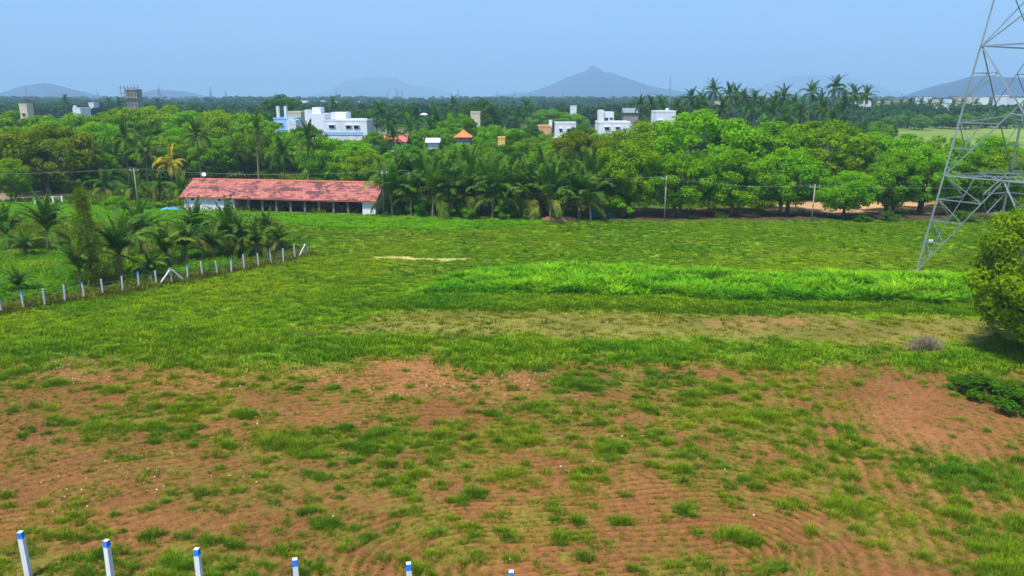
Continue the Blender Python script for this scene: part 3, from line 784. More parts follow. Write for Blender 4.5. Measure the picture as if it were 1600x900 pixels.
mid = [(518,150,330),(538,152,330),(594,156,230),(604,170,220),(635,160,240),(650,166,235),(680,166,230),(706,148,320),(825,152,300),(812,165,290),(577,172,225),(672,180,215),(640,178,210),(100,146,420),(168,150,430),(185,150,430),(245,152,460),
       (616,190,180),(700,185,215),(1345,172,380),(1366,166,390),(1380,152,400),(1395,156,410),(1424,152,420),(1440,150,430),(1455,153,420),(1470,152,430),(1490,153,430),(1505,150,440),(1525,152,430),(1408,152,440)]
cnt = [0, 0]
for i, (px, top, Y) in enumerate(sorted(mid)):
    right = px > 1200; cnt[right] += 1; o_n = ORD[cnt[right] - 1]
    far_palm(px, top, Y, f'hazy palm beyond the open fields at right, {o_n} from the left in its row' if right else f'far coconut palm among the houses and trees, {o_n} from the left', 'far palms beyond the fields' if right else 'palms among the houses', 600 + i, (.75, .9, 1.0), 1.1)

# wispy casuarina in the plot
r2 = np.random.default_rng(8)
g = G(146, 452); ht = AT(146, 292, g.y).z
n_ = 2300; tz = r2.uniform(.08, 1, n_); rad = (1.05 - tz * .7) * 1.7 * np.sqrt(r2.uniform(0, 1, n_)); an = r2.uniform(0, 6.28, n_)
lump = .3 + 1.0 * vnoise(an * 1.3, tz * 9, 3); rad *= lump
P = np.stack([np.cos(an) * rad, np.sin(an) * rad, tz * ht - .2 * rad], 1); N = r2.normal(size=(n_, 3)); N /= np.linalg.norm(N, axis=1, keepdims=True)
V, Fq = leaf_cloud(P, N, .30, r2, .09)
e = empty('casuarina_tree', g, 0, 'tall wispy grey-green tree standing among the fenced young palms', 'tree')
c = link(bpy.data.objects.new('crown', np_mesh('crown', V, Fq, M['leaf'])), e); c.color = (.85, .58, 6, 1)
mb = MB(); mb.tube([(0,0,-.1),(.05,0,ht*.5),(0,0,ht*.97)], [.12,.08,.02], 7)
for k in range(40):
    t = r2.uniform(.1, .9); a = r2.uniform(0, 6.28); q = (1.05 - t * .7) * 1.5
    mb.tube([(0, 0, t * ht), (math.cos(a) * q, math.sin(a) * q, t * ht + .35)], [.03, .008], 3, False)
mb.build('trunk', M['bark'], e, True)
# pale withered plant by the rubble heap
g = G(905, 343); e = empty('pale_shrub', g, 0, 'pale whitish-green withered shrub next to the rubble heap', 'shrub')
C0, P, N = crown_points(np.random.default_rng(3), 14, 700, 1.3, 1.0, .8, 2.9, .55); V, Fq = leaf_cloud(P, N, .17, np.random.default_rng(3), .3)
c = link(bpy.data.objects.new('crown', np_mesh('crown', V, Fq, M['leaf'])), e); c.color = (2.2, 1.2, 30, 1)
MB().tube([(0,0,-.1),(.1,0,.8),(0,0,1.8)], [.09,.07,.03], 6).build('trunk', M['pillar'], e, True)

# ------------------------------------------------------------------ scattered instances: grass, crops, stones (uncountable)
SRC = {}
def blade_tuft(seed, n, h, spread, w, lean, leafy=False, segs=2):
    r = random.Random(seed); V, Fq = [], []
    for i in range(n):
        a = r.uniform(0, 6.28); d = spread * math.sqrt(r.random()); bx, by = math.cos(a) * d, math.sin(a) * d
        a2 = a + r.uniform(-.9, .9); hh = h * r.uniform(.55, 1.1); le = lean * hh * r.uniform(.3, 1.2)
        dx, dy = math.cos(a2), math.sin(a2); wx, wy = -dy * w, dx * w
        q = len(V)
        V += [(bx - wx, by - wy, -.03), (bx + wx, by + wy, -.03),
              (bx + dx * le * .35 + wx * .9, by + dy * le * .35 + wy * .9, hh * .6), (bx + dx * le * .35 - wx * .9, by + dy * le * .35 - wy * .9, hh * .6),
              (bx + dx * le, by + dy * le, hh * (1.0 if lean < .8 else .85))]
        Fq += [(q, q + 1, q + 2, q + 3), (q + 3, q + 2, q + 4)]
        if leafy:
            for k in range(3):
                t = r.uniform(.35, 1); px_, py_, pz = bx + dx * le * t, by + dy * le * t, hh * t
                b = r.uniform(0, 6.28); s = r.uniform(.5, 1) * .09; q = len(V)
                cx, cy = math.cos(b), math.sin(b)
                V += [(px_, py_, pz), (px_ + cx * s - cy * s * .5, py_ + cy * s + cx * s * .5, pz + s * .5), (px_ + cx * s * 2, py_ + cy * s * 2, pz + s * .3), (px_ + cx * s + cy * s * .5, py_ + cy * s - cx * s * .5, pz + s * .5)]
                Fq.append((q, q + 1, q + 2, q + 3))
    me = bpy.data.meshes.new('tuft'); me.from_pydata(V, [], Fq); me.update()
    return me
def source_collection(name, meshes, mat):
    c = bpy.data.collections.new(name)
    for i, me in enumerate(meshes):
        me.materials.clear(); me.materials.append(mat)
        c.objects.link(bpy.data.objects.new(f'{name}_{i:02d}', me))
    return c
def scatter(name, XYZ, scale, tint, src, nvar, label, cat, rz=None, r=rng, tilt=.12, stretch=None):
    n_ = len(XYZ)
    me = bpy.data.meshes.new(name); me.vertices.add(n_); me.vertices.foreach_set('co', np.ascontiguousarray(XYZ, np.float32).ravel())
    a = me.attributes.new('scl', 'FLOAT_VECTOR', 'POINT'); s3 = np.repeat(scale[:, None], 3, 1)
    if stretch is not None: s3[:, 2] *= stretch
    a.data.foreach_set('vector', s3.astype(np.float32).ravel())
    a = me.attributes.new('rot', 'FLOAT_VECTOR', 'POINT')
    rot = np.stack([r.normal(0, tilt, n_), r.normal(0, tilt, n_), r.uniform(0, 6.283, n_)], 1); a.data.foreach_set('vector', rot.astype(np.float32).ravel())
    a = me.attributes.new('idx', 'INT', 'POINT'); a.data.foreach_set('value', r.integers(0, nvar, n_).astype(np.int32))
    a = me.attributes.new('tint', 'FLOAT_COLOR', 'POINT'); a.data.foreach_set('color', np.concatenate([tint, np.ones((n_, 1))], 1).astype(np.float32).ravel())
    ob = link(bpy.data.objects.new(name, me)); tag(ob, label, cat, kind='stuff')
    ng = bpy.data.node_groups.new(name, 'GeometryNodeTree')
    ng.interface.new_socket('Geometry', in_out='INPUT', socket_type='NodeSocketGeometry'); ng.interface.new_socket('Geometry', in_out='OUTPUT', socket_type='NodeSocketGeometry')
    N_, L_ = ng.nodes, ng.links
    gi, go = N_.new('NodeGroupInput'), N_.new('NodeGroupOutput')
    ip = N_.new('GeometryNodeInstanceOnPoints'); ci = N_.new('GeometryNodeCollectionInfo')
    ci.inputs['Collection'].default_value = src; ci.inputs['Separate Children'].default_value = True; ci.inputs['Reset Children'].default_value = True
    ip.inputs['Pick Instance'].default_value = True
    def attr(nm, ty):
        q = N_.new('GeometryNodeInputNamedAttribute'); q.data_type = ty; q.inputs['Name'].default_value = nm; return q.outputs['Attribute']
    L_.new(gi.outputs[0], ip.inputs['Points']); L_.new(ci.outputs[0], ip.inputs['Instance'])
    L_.new(attr('idx', 'INT'), ip.inputs['Instance Index']); L_.new(attr('scl', 'FLOAT_VECTOR'), ip.inputs['Scale'])
    er = N_.new('FunctionNodeEulerToRotation'); L_.new(attr('rot', 'FLOAT_VECTOR'), er.inputs[0]); L_.new(er.outputs[0], ip.inputs['Rotation'])
    L_.new(ip.outputs[0], go.inputs[0])
    md = ob.modifiers.new('scatter', 'NODES'); md.node_group = ng
    return ob
TUFT = source_collection('grass_tuft', [blade_tuft(1, 30, .40, .20, .0075, .5), blade_tuft(2, 34, .30, .26, .0075, .8), blade_tuft(3, 26, .36, .16, .008, .4), blade_tuft(4, 30, .26, .28, .008, .9)], M['grass'])
SWARD = source_collection('grass_sward', [blade_tuft(11, 34, .30, .42, .022, .6), blade_tuft(12, 30, .24, .48, .024, .8), blade_tuft(13, 34, .34, .40, .020, .5)], M['grass'])
STALK = source_collection('fodder_stalk', [blade_tuft(21, 20, .95, .34, .055, .9), blade_tuft(22, 20, .85, .38, .06, 1.2), blade_tuft(23, 20, .9, .34, .055, 1.4)], M['fodder'])
LEAFY = source_collection('leafy_crop', [blade_tuft(31, 16, .5, .3, .05, .9, True), blade_tuft(32, 14, .45, .34, .06, 1.0, True)], M['fodder'])

def in_view(X, Y, pad=2.0):
    return np.abs(X) < Y * .72 + pad
def sample(n_, x0, x1, y0, y1, dens):
    """random points in the rectangle kept with probability dens(X, Y, masks)"""
    X = rng.uniform(x0, x1, n_); Y = rng.uniform(y0, y1, n_)
    k = in_view(X, Y); X, Y = X[k], Y[k]
    m = masks(X, Y); d = dens(X, Y, m)
    k = rng.uniform(0, 1, len(X)) < d
    return X[k], Y[k], {q: v[k] for q, v in m.items()}, d[k]
def tint_of(n_, base, var, X=None, Y=None, sc=.15, seed=3):
    t = np.array(base)[None, :] * (1 + rng.normal(0, var, (n_, 1)))
    if X is not None:
        q = (fbm(X * sc, Y * sc, seed, 3) - .5)[:, None]
        t = t * (1 + np.array([1.0, .35, .3])[None, :] * q * 1.1)
    return np.clip(t, .05, 4)
# weeds and grass clumps in the tilled field
def weed_density(X, Y, m):
    n1 = fbm(X * .16, Y * .30, 21, 4)
    low = .10 + sstep(.36, .70, n1) * .55 + blob_field(X, Y) * 1.0
    low = low * (1 - .85 * m['bare']) * (1 - .65 * m['bare2']) * (1 - .6 * m['bare3']) * (1 - .55 * m['bare4'])
    return np.clip(low, 0, 1.3) * (1 - m['meadow']) * (1 - m['strip'])
CX, CY, m, d = sample(11000, -42, 42, 19, 54, lambda X, Y, m: weed_density(X, Y, m) * .75)
rad = rng.uniform(.10, .42, len(CX)) * (.6 + .75 * np.clip(d, 0, 1)); cnt_ = np.maximum(2, (rad * 62 * rng.uniform(.4, 1.2, len(CX))).astype(int)); big = rng.uniform(.55, 1.25, len(CX))
tall = [(958,705,.6),(905,750,.3),(1150,843,.8),(1068,798,.3),(968,818,.35),(600,678,.7),(470,700,.8),(540,672,.6),(430,690,.7),(1200,655,.8),(1170,665,.6),(1330,800,.7),(1240,745,.6),(1480,740,.9),(1500,810,.7),
        (790,742,.6),(1060,735,.5),(1090,620,.7),(1130,612,.7),(900,605,.8),(300,640,.8),(380,650,.7),(180,612,.6),(150,668,.8),(690,680,.6),(830,690,.7),(1570,862,.9),(1592,822,.9),(1582,892,1.0),(1592,765,.8),(1560,895,.8),(510,822,.5),(240,668,.6),(90,600,.7)]
TG = [G(a_, b_) for a_, b_, _ in tall]
CX = np.concatenate([CX, [g_.x for g_ in TG]]); CY = np.concatenate([CY, [g_.y for g_ in TG]]); trad = np.array([t_[2] for t_ in tall]) * .8
rad = np.concatenate([rad, trad]); cnt_ = np.concatenate([cnt_, (trad * 130).astype(int)]); big = np.concatenate([big, rng.uniform(1.0, 1.4, len(tall))])
ci_ = np.repeat(np.arange(len(CX)), cnt_)
X = CX[ci_] + rng.normal(0, 1, len(ci_)) * rad[ci_] * 1.0; Y = CY[ci_] + rng.normal(0, 1, len(ci_)) * rad[ci_] * .55
edge = np.hypot((X - CX[ci_]) / .75, (Y - CY[ci_]) / .55) / rad[ci_]
sc = big[ci_] * np.clip(1.15 - .35 * edge, .4, 1.2) * rng.uniform(.55, 1.1, len(X))
hue = rng.normal(0, .14, (len(CX), 1))[ci_]
tt = tint_of(len(X), (1.0, .82, 1.6), .14, X, Y) * (1 + hue * np.array([1.2, .6, .3]))
scatter('weeds', np.stack([X, Y, height_at(X, Y)], 1), sc, np.clip(tt, .05, 4), TUFT, 4, 'green weeds and grass clumps on the tilled red soil', 'weeds')
# thin yellowish seedlings over the bare soil
X, Y, m, d = sample(300000, -42, 42, 19, 54, lambda X, Y, m: (1 - m['meadow']) * (.35 + .65 * sstep(-.2, -.7, furrow_coord(X, Y))) * .5 * (.25 + .7 * sstep(.45, .7, fbm(X * .5, Y * .5, 71, 4))) * (1 - .7 * m['bare']))
scatter('seedlings', np.stack([X, Y, height_at(X, Y)], 1), rng.uniform(.22, .62, len(X)), tint_of(len(X), (1.25, .72, 2.0), .15, X, Y), TUFT, 4, 'thin yellowish sprouts scattered over the bare soil', 'grass', stretch=.7)
# banks of taller grass
X, Y, m, d = sample(60000, -60, 60, 36, 62, lambda X, Y, m: np.clip(np.maximum(m['strip'] * (.15 + .85 * sstep(.38, .62, fbm(X * .35, Y * .5, 8, 4))), m['verge']), 0, 1) * (1 - m['farm']))
scatter('bank_grass', np.stack([X, Y, height_at(X, Y)], 1), rng.uniform(.5, 1.25, len(X)), tint_of(len(X), (1.05, .95, .9), .16, X, Y), SWARD, 3, 'strip of taller green grass along the low banks', 'grass')
# meadow
def d_mead(X, Y, m):
    d = np.maximum(m['meadow'] * .75, m['lush']) * (1 - .55 * m['dry']) * (1 - m['fodder']) * (1 - m['farm']) * (1 - m['path']) * (1 - m['rice'])
    return d * (1 - m['shade']) * (1 - .5 * m['tan'])
X, Y, m, d = sample(130000, -85, 85, 42, 108, d_mead)
tm = tint_of(len(X), (.98, .86, .9), .06, X, Y, .08)
tm = tm * (1 + m['lush'][:, None] * np.array([.22, .14, -.1])) * (1 + m['dry'][:, None] * np.array([.3, -.12, 1.5]))
scatter('meadow_grass', np.stack([X, Y, height_at(X, Y)], 1), rng.uniform(.45, 1.0, len(X)) * (1 + .25 * m['lush']), tm, SWARD, 3, 'short green meadow grass across the middle of the field', 'grass', stretch=.6)
# small dark weeds dotted over the meadow
X, Y, m, d = sample(3600, -80, 80, 44, 106, lambda X, Y, m: m['meadow'] * (1 - m['fodder']) * (1 - m['farm']) * sstep(.45, .65, fbm(X * .2, Y * .3, 51, 3)))
scatter('meadow_weeds', np.stack([X, Y, height_at(X, Y)], 1), rng.uniform(.7, 1.6, len(X)), tint_of(len(X), (.3, .38, .7), .2), TUFT, 4, 'dark small weeds dotted over the meadow', 'weeds')
# fodder crop
X, Y, m, d = sample(42000, -15, 75, 55, 80, lambda X, Y, m: m['fodder'] * sstep(.30, .52, fbm(X * .8, Y * .8, 20, 3)))
hv = .15 + .65 * fbm(X * .12, Y * .2, 19, 3) + 1.0 * fbm(X * .8, Y * .8, 20, 3)
west = sstep(-9, 6, X)
scatter('fodder_crop', np.stack([X, Y, height_at(X, Y)], 1), (.5 + .42 * west) * (.55 + .45 * m['fodder']) * hv * rng.uniform(.85, 1.15, len(X)), tint_of(len(X), (.95, .9, 1.0), .20, X, Y, .35), STALK, 3, 'band of bright green standing fodder crop across the field', 'crop')
# rice-green young crop in front of the shed, groundnut rows behind the fence
X, Y, m, d = sample(42000, -95, 8, 88, 125, lambda X, Y, m: m['rice'])
scatter('young_crop', np.stack([X, Y, height_at(X, Y)], 1), rng.uniform(.28, .42, len(X)), tint_of(len(X), (1.0, .92, 1.0), .06), STALK, 3, 'bright young green crop in front of the red-roofed shed', 'crop')
X, Y, m, d = sample(40000, -75, -15, 54, 84, lambda X, Y, m: np.maximum(m['leafy'], m['leafy2']) * (.4 + .6 * sstep(.35, .6, fbm(X * .5, Y * .5, 4, 3))))
scatter('leafy_crop', np.stack([X, Y, height_at(X, Y)], 1), rng.uniform(.7, 1.5, len(X)), tint_of(len(X), (.9, .78, 1.0), .15, X, Y, .4), LEAFY, 2, 'low broad-leaved green crop behind the white-post fence', 'crop')
X, Y, m, d = sample(26000, -85, -12, 50, 100, lambda X, Y, m: m['farm'] * (1 - m['leafy']) * (1 - m['rice']) * .7)
scatter('plot_grass', np.stack([X, Y, height_at(X, Y)], 1), rng.uniform(.6, 1.5, len(X)), tint_of(len(X), (1.0, .75, 1.0), .2, X, Y, .2), SWARD, 3, 'rough grass between the palms of the fenced plot', 'grass')
# undergrowth at the edges of the groves and far fields
X, Y, m, d = sample(26000, -110, 110, 100, 330, lambda X, Y, m: m['far'] * (1 - m['sand']) * (1 - .9 * m['shade']) * (1 - m['earth']) * (1 - m['rice']) * np.clip(150 / Y, .2, 1))
scatter('undergrowth', np.stack([X, Y, np.zeros(len(X))], 1), rng.uniform(1.2, 3.2, len(X)), tint_of(len(X), (.8, .72, .9), .25, X, Y, .05), SWARD, 3, 'rough green undergrowth beneath and beyond the trees', 'undergrowth')
# stones
def stone_mesh(seed):
    r = random.Random(seed); me = bpy.data.meshes.new('stone')
    V = []; 
    for z, k in ((-.3, .7), (.15, 1.0), (.55, .6)):
        for i in range(6): a = i * 1.047 + r.uniform(-.2, .2); q = k * r.uniform(.7, 1.1); V.append((math.cos(a) * q, math.sin(a) * q * .8, z * r.uniform(.8, 1.2)))
    Fq = [(i, (i + 1) % 6, 6 + (i + 1) % 6, 6 + i) for i in range(6)] + [(6 + i, 6 + (i + 1) % 6, 12 + (i + 1) % 6, 12 + i) for i in range(6)] + [tuple(range(12, 18))]
    me.from_pydata(V, [], Fq); me.update(); return me
STONE = source_collection('stone', [stone_mesh(i) for i in range(3)], M['stone'])
X, Y, m, d = sample(30000, -42, 42, 19, 55, lambda X, Y, m: (1 - m['meadow']) * (.10 + .9 * np.maximum(np.maximum(m['bare2'], m['bare3']), .4 * m['bare4'])) * sstep(.5, .75, fbm(X * .35, Y * .5, 86, 3)))
scatter('stones', np.stack([X, Y, height_at(X, Y) + .01], 1), .012 + .05 * rng.uniform(0, 1, len(X)) ** 3, np.ones((len(X), 3)), STONE, 3, 'pale pebbles and clods lying on the tilled soil', 'stones')

M['clod'] = plain('clod', (0.20, 0.088, 0.032), 1.0, 0.35, 2.0)
CLOD = source_collection('clod', [stone_mesh(i + 9) for i in range(3)], M['clod'])
X, Y, m, d = sample(90000, -42, 42, 19, 52, lambda X, Y, m: (1 - m['meadow']) * (1 - m['strip']) * (.2 + .8 * sstep(.4, .65, fbm(X * .4, Y * .6, 96, 3))))
scatter('clods', np.stack([X, Y, height_at(X, Y)], 1), .02 + .06 * rng.uniform(0, 1, len(X)) ** 3, np.ones((len(X), 3)), CLOD, 3, 'red-brown clods of earth strewn over the tilled field', 'soil clods', tilt=.4)
# rough dry growth along the foot of the fence
fl_ = np.array([tuple(G(x, y))[:2] for x, y in [(-60, 503), (3, 491), (162, 463), (269, 444), (382, 423), (479, 401)]])
t_ = rng.uniform(0, len(fl_) - 1.001, 1500); i_ = t_.astype(int); fr_ = (t_ - i_)[:, None]
XY = fl_[i_] * (1 - fr_) + fl_[i_ + 1] * fr_ + rng.normal(0, .7, (1500, 2)) + np.array([-.4, 1.0])
scatter('fence_growth', np.concatenate([XY, height_at(XY[:, 0], XY[:, 1])[:, None]], 1), rng.uniform(.6, 1.7, 1500), tint_of(1500, (1.1, .62, 6.0), .25, XY[:, 0], XY[:, 1], .4), SWARD, 3, 'rough dry grass growing along the foot of the post fence', 'grass')

# far woodland on the plain, one mass
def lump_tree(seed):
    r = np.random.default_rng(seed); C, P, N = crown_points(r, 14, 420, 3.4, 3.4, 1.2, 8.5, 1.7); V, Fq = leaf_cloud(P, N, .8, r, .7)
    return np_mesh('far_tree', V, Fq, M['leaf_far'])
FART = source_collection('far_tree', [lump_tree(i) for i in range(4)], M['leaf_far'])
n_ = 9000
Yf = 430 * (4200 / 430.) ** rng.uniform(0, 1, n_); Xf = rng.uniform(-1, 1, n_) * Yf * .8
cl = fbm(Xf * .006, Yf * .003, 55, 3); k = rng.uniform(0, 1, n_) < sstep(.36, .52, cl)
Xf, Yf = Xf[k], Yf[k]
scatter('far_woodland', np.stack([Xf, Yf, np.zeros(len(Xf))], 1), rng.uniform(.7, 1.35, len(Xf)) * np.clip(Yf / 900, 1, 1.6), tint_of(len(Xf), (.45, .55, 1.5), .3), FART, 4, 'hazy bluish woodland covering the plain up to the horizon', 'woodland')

# ------------------------------------------------------------------ long shed with red tiled roof
A, B = G(289, 328), G(587, 336)
ax = (B - A); LEN = ax.length; ang = math.atan2(ax.y, ax.x)
shed = empty('cattle_shed', A, ang, 'long low shed with weathered red tiled roof and white end walls beside the palms', 'shed')
DEP, EH, RH = 7.2, 2.15, 4.1
tm_, n, l = new_mat('old_tiles')
o_ = n.new('ShaderNodeOutputMaterial'); b_ = n.new('ShaderNodeBsdfPrincipled'); tc = n.new('ShaderNodeTexCoord')
mp = n.new('ShaderNodeMapping'); mp.inputs['Scale'].default_value = (.55, .9, .9); mp.inputs['Rotation'].default_value = (0, 0, .5); l.new(tc.outputs['Object'], mp.inputs['Vector'])
nz = n.new('ShaderNodeTexNoise'); nz.inputs['Scale'].default_value = 1.0; nz.inputs['Detail'].default_value = 9; nz.inputs['Roughness'].default_value = .72; nz.inputs['Distortion'].default_value = .6
l.new(mp.outputs[0], nz.inputs['Vector'])
mr = n.new('ShaderNodeMapRange'); mr.inputs['From Min'].default_value = .48; mr.inputs['From Max'].default_value = .56; l.new(nz.outputs['Fac'], mr.inputs['Value'])
mx = n.new('ShaderNodeMix'); mx.data_type = 'RGBA'; mx.inputs['A'].default_value = (.42, .145, .11, 1); mx.inputs['B'].default_value = (.12, .042, .045, 1); l.new(mr.outputs[0], mx.inputs['Factor'])
ge = n.new('ShaderNodeNewGeometry'); rv = n.new('ShaderNodeMapRange'); rv.inputs['To Min'].default_value = .8; rv.inputs['To Max'].default_value = 1.2; l.new(ge.outputs['Random Per Island'], rv.inputs['Value'])
hs = n.new('ShaderNodeHueSaturation'); l.new(mx.outputs['Result'], hs.inputs['Color']); l.new(rv.outputs[0], hs.inputs['Value']); l.new(hs.outputs[0], b_.inputs['Base Color'])
b_.inputs['Roughness'].default_value = .85; l.new(b_.outputs[0], o_.inputs['Surface'])
M['old_tiles'] = tm_
def tiled_slope(x0, x1, ye, ze, yr, zr, rows, tile_w):
    """overlapping curved clay tiles: eave edge to ridge"""
    V, Fq = [], []
    ncol = int((x1 - x0) / tile_w); rr = random.Random(3)
    for j in range(rows):
        t0, t1 = j / rows, min(1.0, (j + 1.12) / rows)
        for i in range(ncol):
            xa = x0 + (x1 - x0) * i / ncol; w = (x1 - x0) / ncol; q = len(V); dz = rr.uniform(-.008, .012)
            for t, lift in ((t0, .05), (t1, .01)):
                y, z = ye + (yr - ye) * t, ze + (zr - ze) * t
                for u, c in ((0, 0), (.3, .045), (.6, .045), (.98, 0)):
                    V.append((xa + u * w, y, z + c + lift + dz))
            Fq += [(q, q + 1, q + 5, q + 4), (q + 1, q + 2, q + 6, q + 5), (q + 2, q + 3, q + 7, q + 6)]
    return np.array(V), np.array(Fq)
ov = .45
zo = EH - ov * (RH - EH) / (DEP / 2)
roof_mb = MB(); x0, x1 = -.5, LEN + .3
roof_mb.v += [(x0,-ov,zo-.06),(x1,-ov,zo-.06),(x1,DEP/2,RH-.06),(x0,DEP/2,RH-.06),(x1,DEP+ov,zo-.06),(x0,DEP+ov,zo-.06),
              (x0,-ov,zo),(x1,-ov,zo),(x1,DEP/2,RH),(x0,DEP/2,RH),(x1,DEP+ov,zo),(x0,DEP+ov,zo)]
roof_mb.f += [(0,1,2,3),(3,2,4,5),(6,9,8,7),(9,11,10,8),(0,6,7,1),(1,7,8,2),(2,8,10,4),(4,10,11,5),(5,11,9,3),(3,9,6,0)]
roof = roof_mb.build('roof', M['red_roof'], shed)
for (ye, yr) in ((-ov - .02, DEP / 2), (DEP + ov + .02, DEP / 2)):
    V, Fq = tiled_slope(x0, x1, ye, zo + .005, yr, RH + .005, 11, .27)
    t = link(bpy.data.objects.new('roof_tiles', np_mesh('roof_tiles', V, Fq, M['old_tiles'])), roof); tag(t, kind='stuff')
mb = MB(); k = 0
for i in range(56):
    xa = x0 + (x1 - x0) * i / 56; mb.tube([(xa, DEP/2, RH + .03), (xa + (x1 - x0) / 56 * .97, DEP/2, RH + .05)], [.16, .13], 8)
t = mb.build('ridge_tiles', M['red_roof'], roof); tag(t, kind='stuff')
x_l = 7.9; x_r = LEN - 1.9
w = MB().box(0, x_l, 0, .22, -.1, EH - .02).build('wall', M['white_wall'], shed)
MB().box(x_r, LEN, 0, .22, -.1, EH - .02).build('wall', M['white_wall'], shed)
MB().box(0, LEN, DEP - .22, DEP, -.1, EH - .02).build('wall', M['white_wall'], shed)
for xx in (0, LEN - .22):
    g_ = MB(); g_.poly([(xx,.22,-.1),(xx,DEP-.22,-.1),(xx,DEP-.22,EH),(xx,DEP/2,RH-.1),(xx,.22,EH)]); g_.poly([(xx+.22,.22,-.1),(xx+.22,.22,EH),(xx+.22,DEP/2,RH-.1),(xx+.22,DEP-.22,EH),(xx+.22,DEP-.22,-.1)])
    g_.build('gable_wall', M['white_wall'], shed)
MB().box(x_l - .22, x_l - .002, .23, DEP - .23, -.1, EH).build('wall', M['cream_wall'], shed)
for xx in (1.2, 5.4, 6.6): MB().box(xx, xx + .45, -.02, .1, 1.45, 1.75).build('vent_opening', M['dark_glass'], shed)
MB().box(x_l + .002, x_r - .002, .05, DEP - .25, -.08, .10).build('floor', M['dark_inside'], shed)
nb_ = 9
for i in range(1, nb_):
    xx = x_l + (x_r - x_l) * i / nb_; MB().box(xx - .14, xx + .14, .02, .30, .102, EH - .03).build('pillar', M['pillar'], shed)
MB().box(x_l + .1, x_r - .1, DEP * .5, DEP * .5 + .3, .102, .75).build('feed_trough', M['pillar'], shed)
MB().box(0, LEN, .24, .40, EH - .18, EH - .04).build('eave_beam', M['bark'], shed)
# satellite dish on the ridge
e = empty('satellite_dish', shed.matrix_basis @ Vector((1.3, DEP / 2, RH + .1)), 0, 'white satellite dish on the left end of the red roof ridge', 'dish')
mb = MB(); segs = 16; mb.v.append((0, 0, 0)); 
for ring in range(1, 5):
    for s in range(segs):
        a = 2 * math.pi * s / segs; q = .33 * ring / 4; mb.v.append((math.cos(a) * q, -.13 * (ring / 4) ** 2, math.sin(a) * q * 1.1))
for s in range(segs): mb.f.append((0, 1 + s, 1 + (s + 1) % segs))
for ring in range(3):
    for s in range(segs): a = 1 + ring * segs; mb.f.append((a + s, a + segs + s, a + segs + (s + 1) % segs, a + (s + 1) % segs))
d_ = mb.build('reflector', M['white_metal'], e, True); d_.location = (0, 0, .62); d_.rotation_euler = (-.6, 0, .5)
MB().tube([(0,.02,-.1),(0,.02,.4),(0,.0,.62)], [.03,.03,.03], 6).build('mast', M['galvanised'], e)
MB().tube([(0,0,.62),(.1,-.35,.8)], [.012,.012], 4).build('receiver_arm', M['galvanised'], e)
# blue tarpaulin heap
g = G(268, 328); mb = MB(); rr = random.Random(2); n1_, n2_ = 14, 8
for j in range(n2_ + 1):
    for i in range(n1_ + 1):
        u, v = i / n1_ * 2 - 1, j / n2_ * 2 - 1; hgt = max(0, (1 - u * u) * (1 - v * v)) ** .6 * .35 + rr.uniform(-.16, .16) * (abs(u) < .95 and abs(v) < .95)
        mb.v.append((u * 1.6 + rr.uniform(-.08, .08), v * 1.0, max(hgt, 0) + .01))
for j in range(n2_):
    for i in range(n1_): q = j * (n1_ + 1) + i; mb.f.append((q, q + 1, q + n1_ + 2, q + n1_ + 1))
t = mb.build('tarpaulin', M['tarp']); t.location = g; tag(t, 'crumpled blue tarpaulin heap beside the left end of the shed', 'tarpaulin')
# rubble heap
g = G(872, 344); mb = MB()
for i in range(130):
    a = rr.uniform(0, 6.28); q = rr.random() ** .6; x, y = math.cos(a) * q * 2.2, math.sin(a) * q * 1.2; z = .55 * (1 - q) + rr.uniform(-.05, .1); s = rr.uniform(.08, .24)
    n0 = len(mb.v); mb.box(x - s, x + s, y - s * .7, y + s * .7, z - s * .6, z + s * .6)
    for j in range(n0, n0 + 8): v = mb.v[j]; mb.v[j] = (v[0] + rr.uniform(-.06, .06), v[1] + rr.uniform(-.06, .06), v[2] + rr.uniform(-.06, .06))
t = mb.build('rubble_heap', M['rubble']); t.location = g; tag(t, 'low heap of reddish brick rubble at the edge of the palm grove', 'rubble')
# green shade-net fence
p0, p1 = G(920, 339), G(962, 340); e = empty('net_fence', p0, math.atan2((p1 - p0).y, (p1 - p0).x), 'dark green shade-net fence between the palm grove and right-hand trees', 'fence')
L_ = (p1 - p0).length; mb = MB(); S = 40
for i in range(S + 1):
    x = L_ * i / S; y = .06 * math.sin(i * 1.3) + .03 * math.sin(i * 3.1); mb.v += [(x, y, 0), (x, y, 1.15 + .03 * math.sin(i)), (x, y + .02, 0), (x, y + .02, 1.15 + .03 * math.sin(i))]
for i in range(S): q = i * 4; mb.f += [(q, q + 4, q + 5, q + 1), (q + 2, q + 3, q + 7, q + 6), (q + 1, q + 5, q + 7, q + 3)]
mb.build('net', M['net'], e)
for i in range(4): MB().box(L_ * i / 3 - .04, L_ * i / 3 + .04, .1, .18, -.1, 1.25).build('post', M['bark'], e)

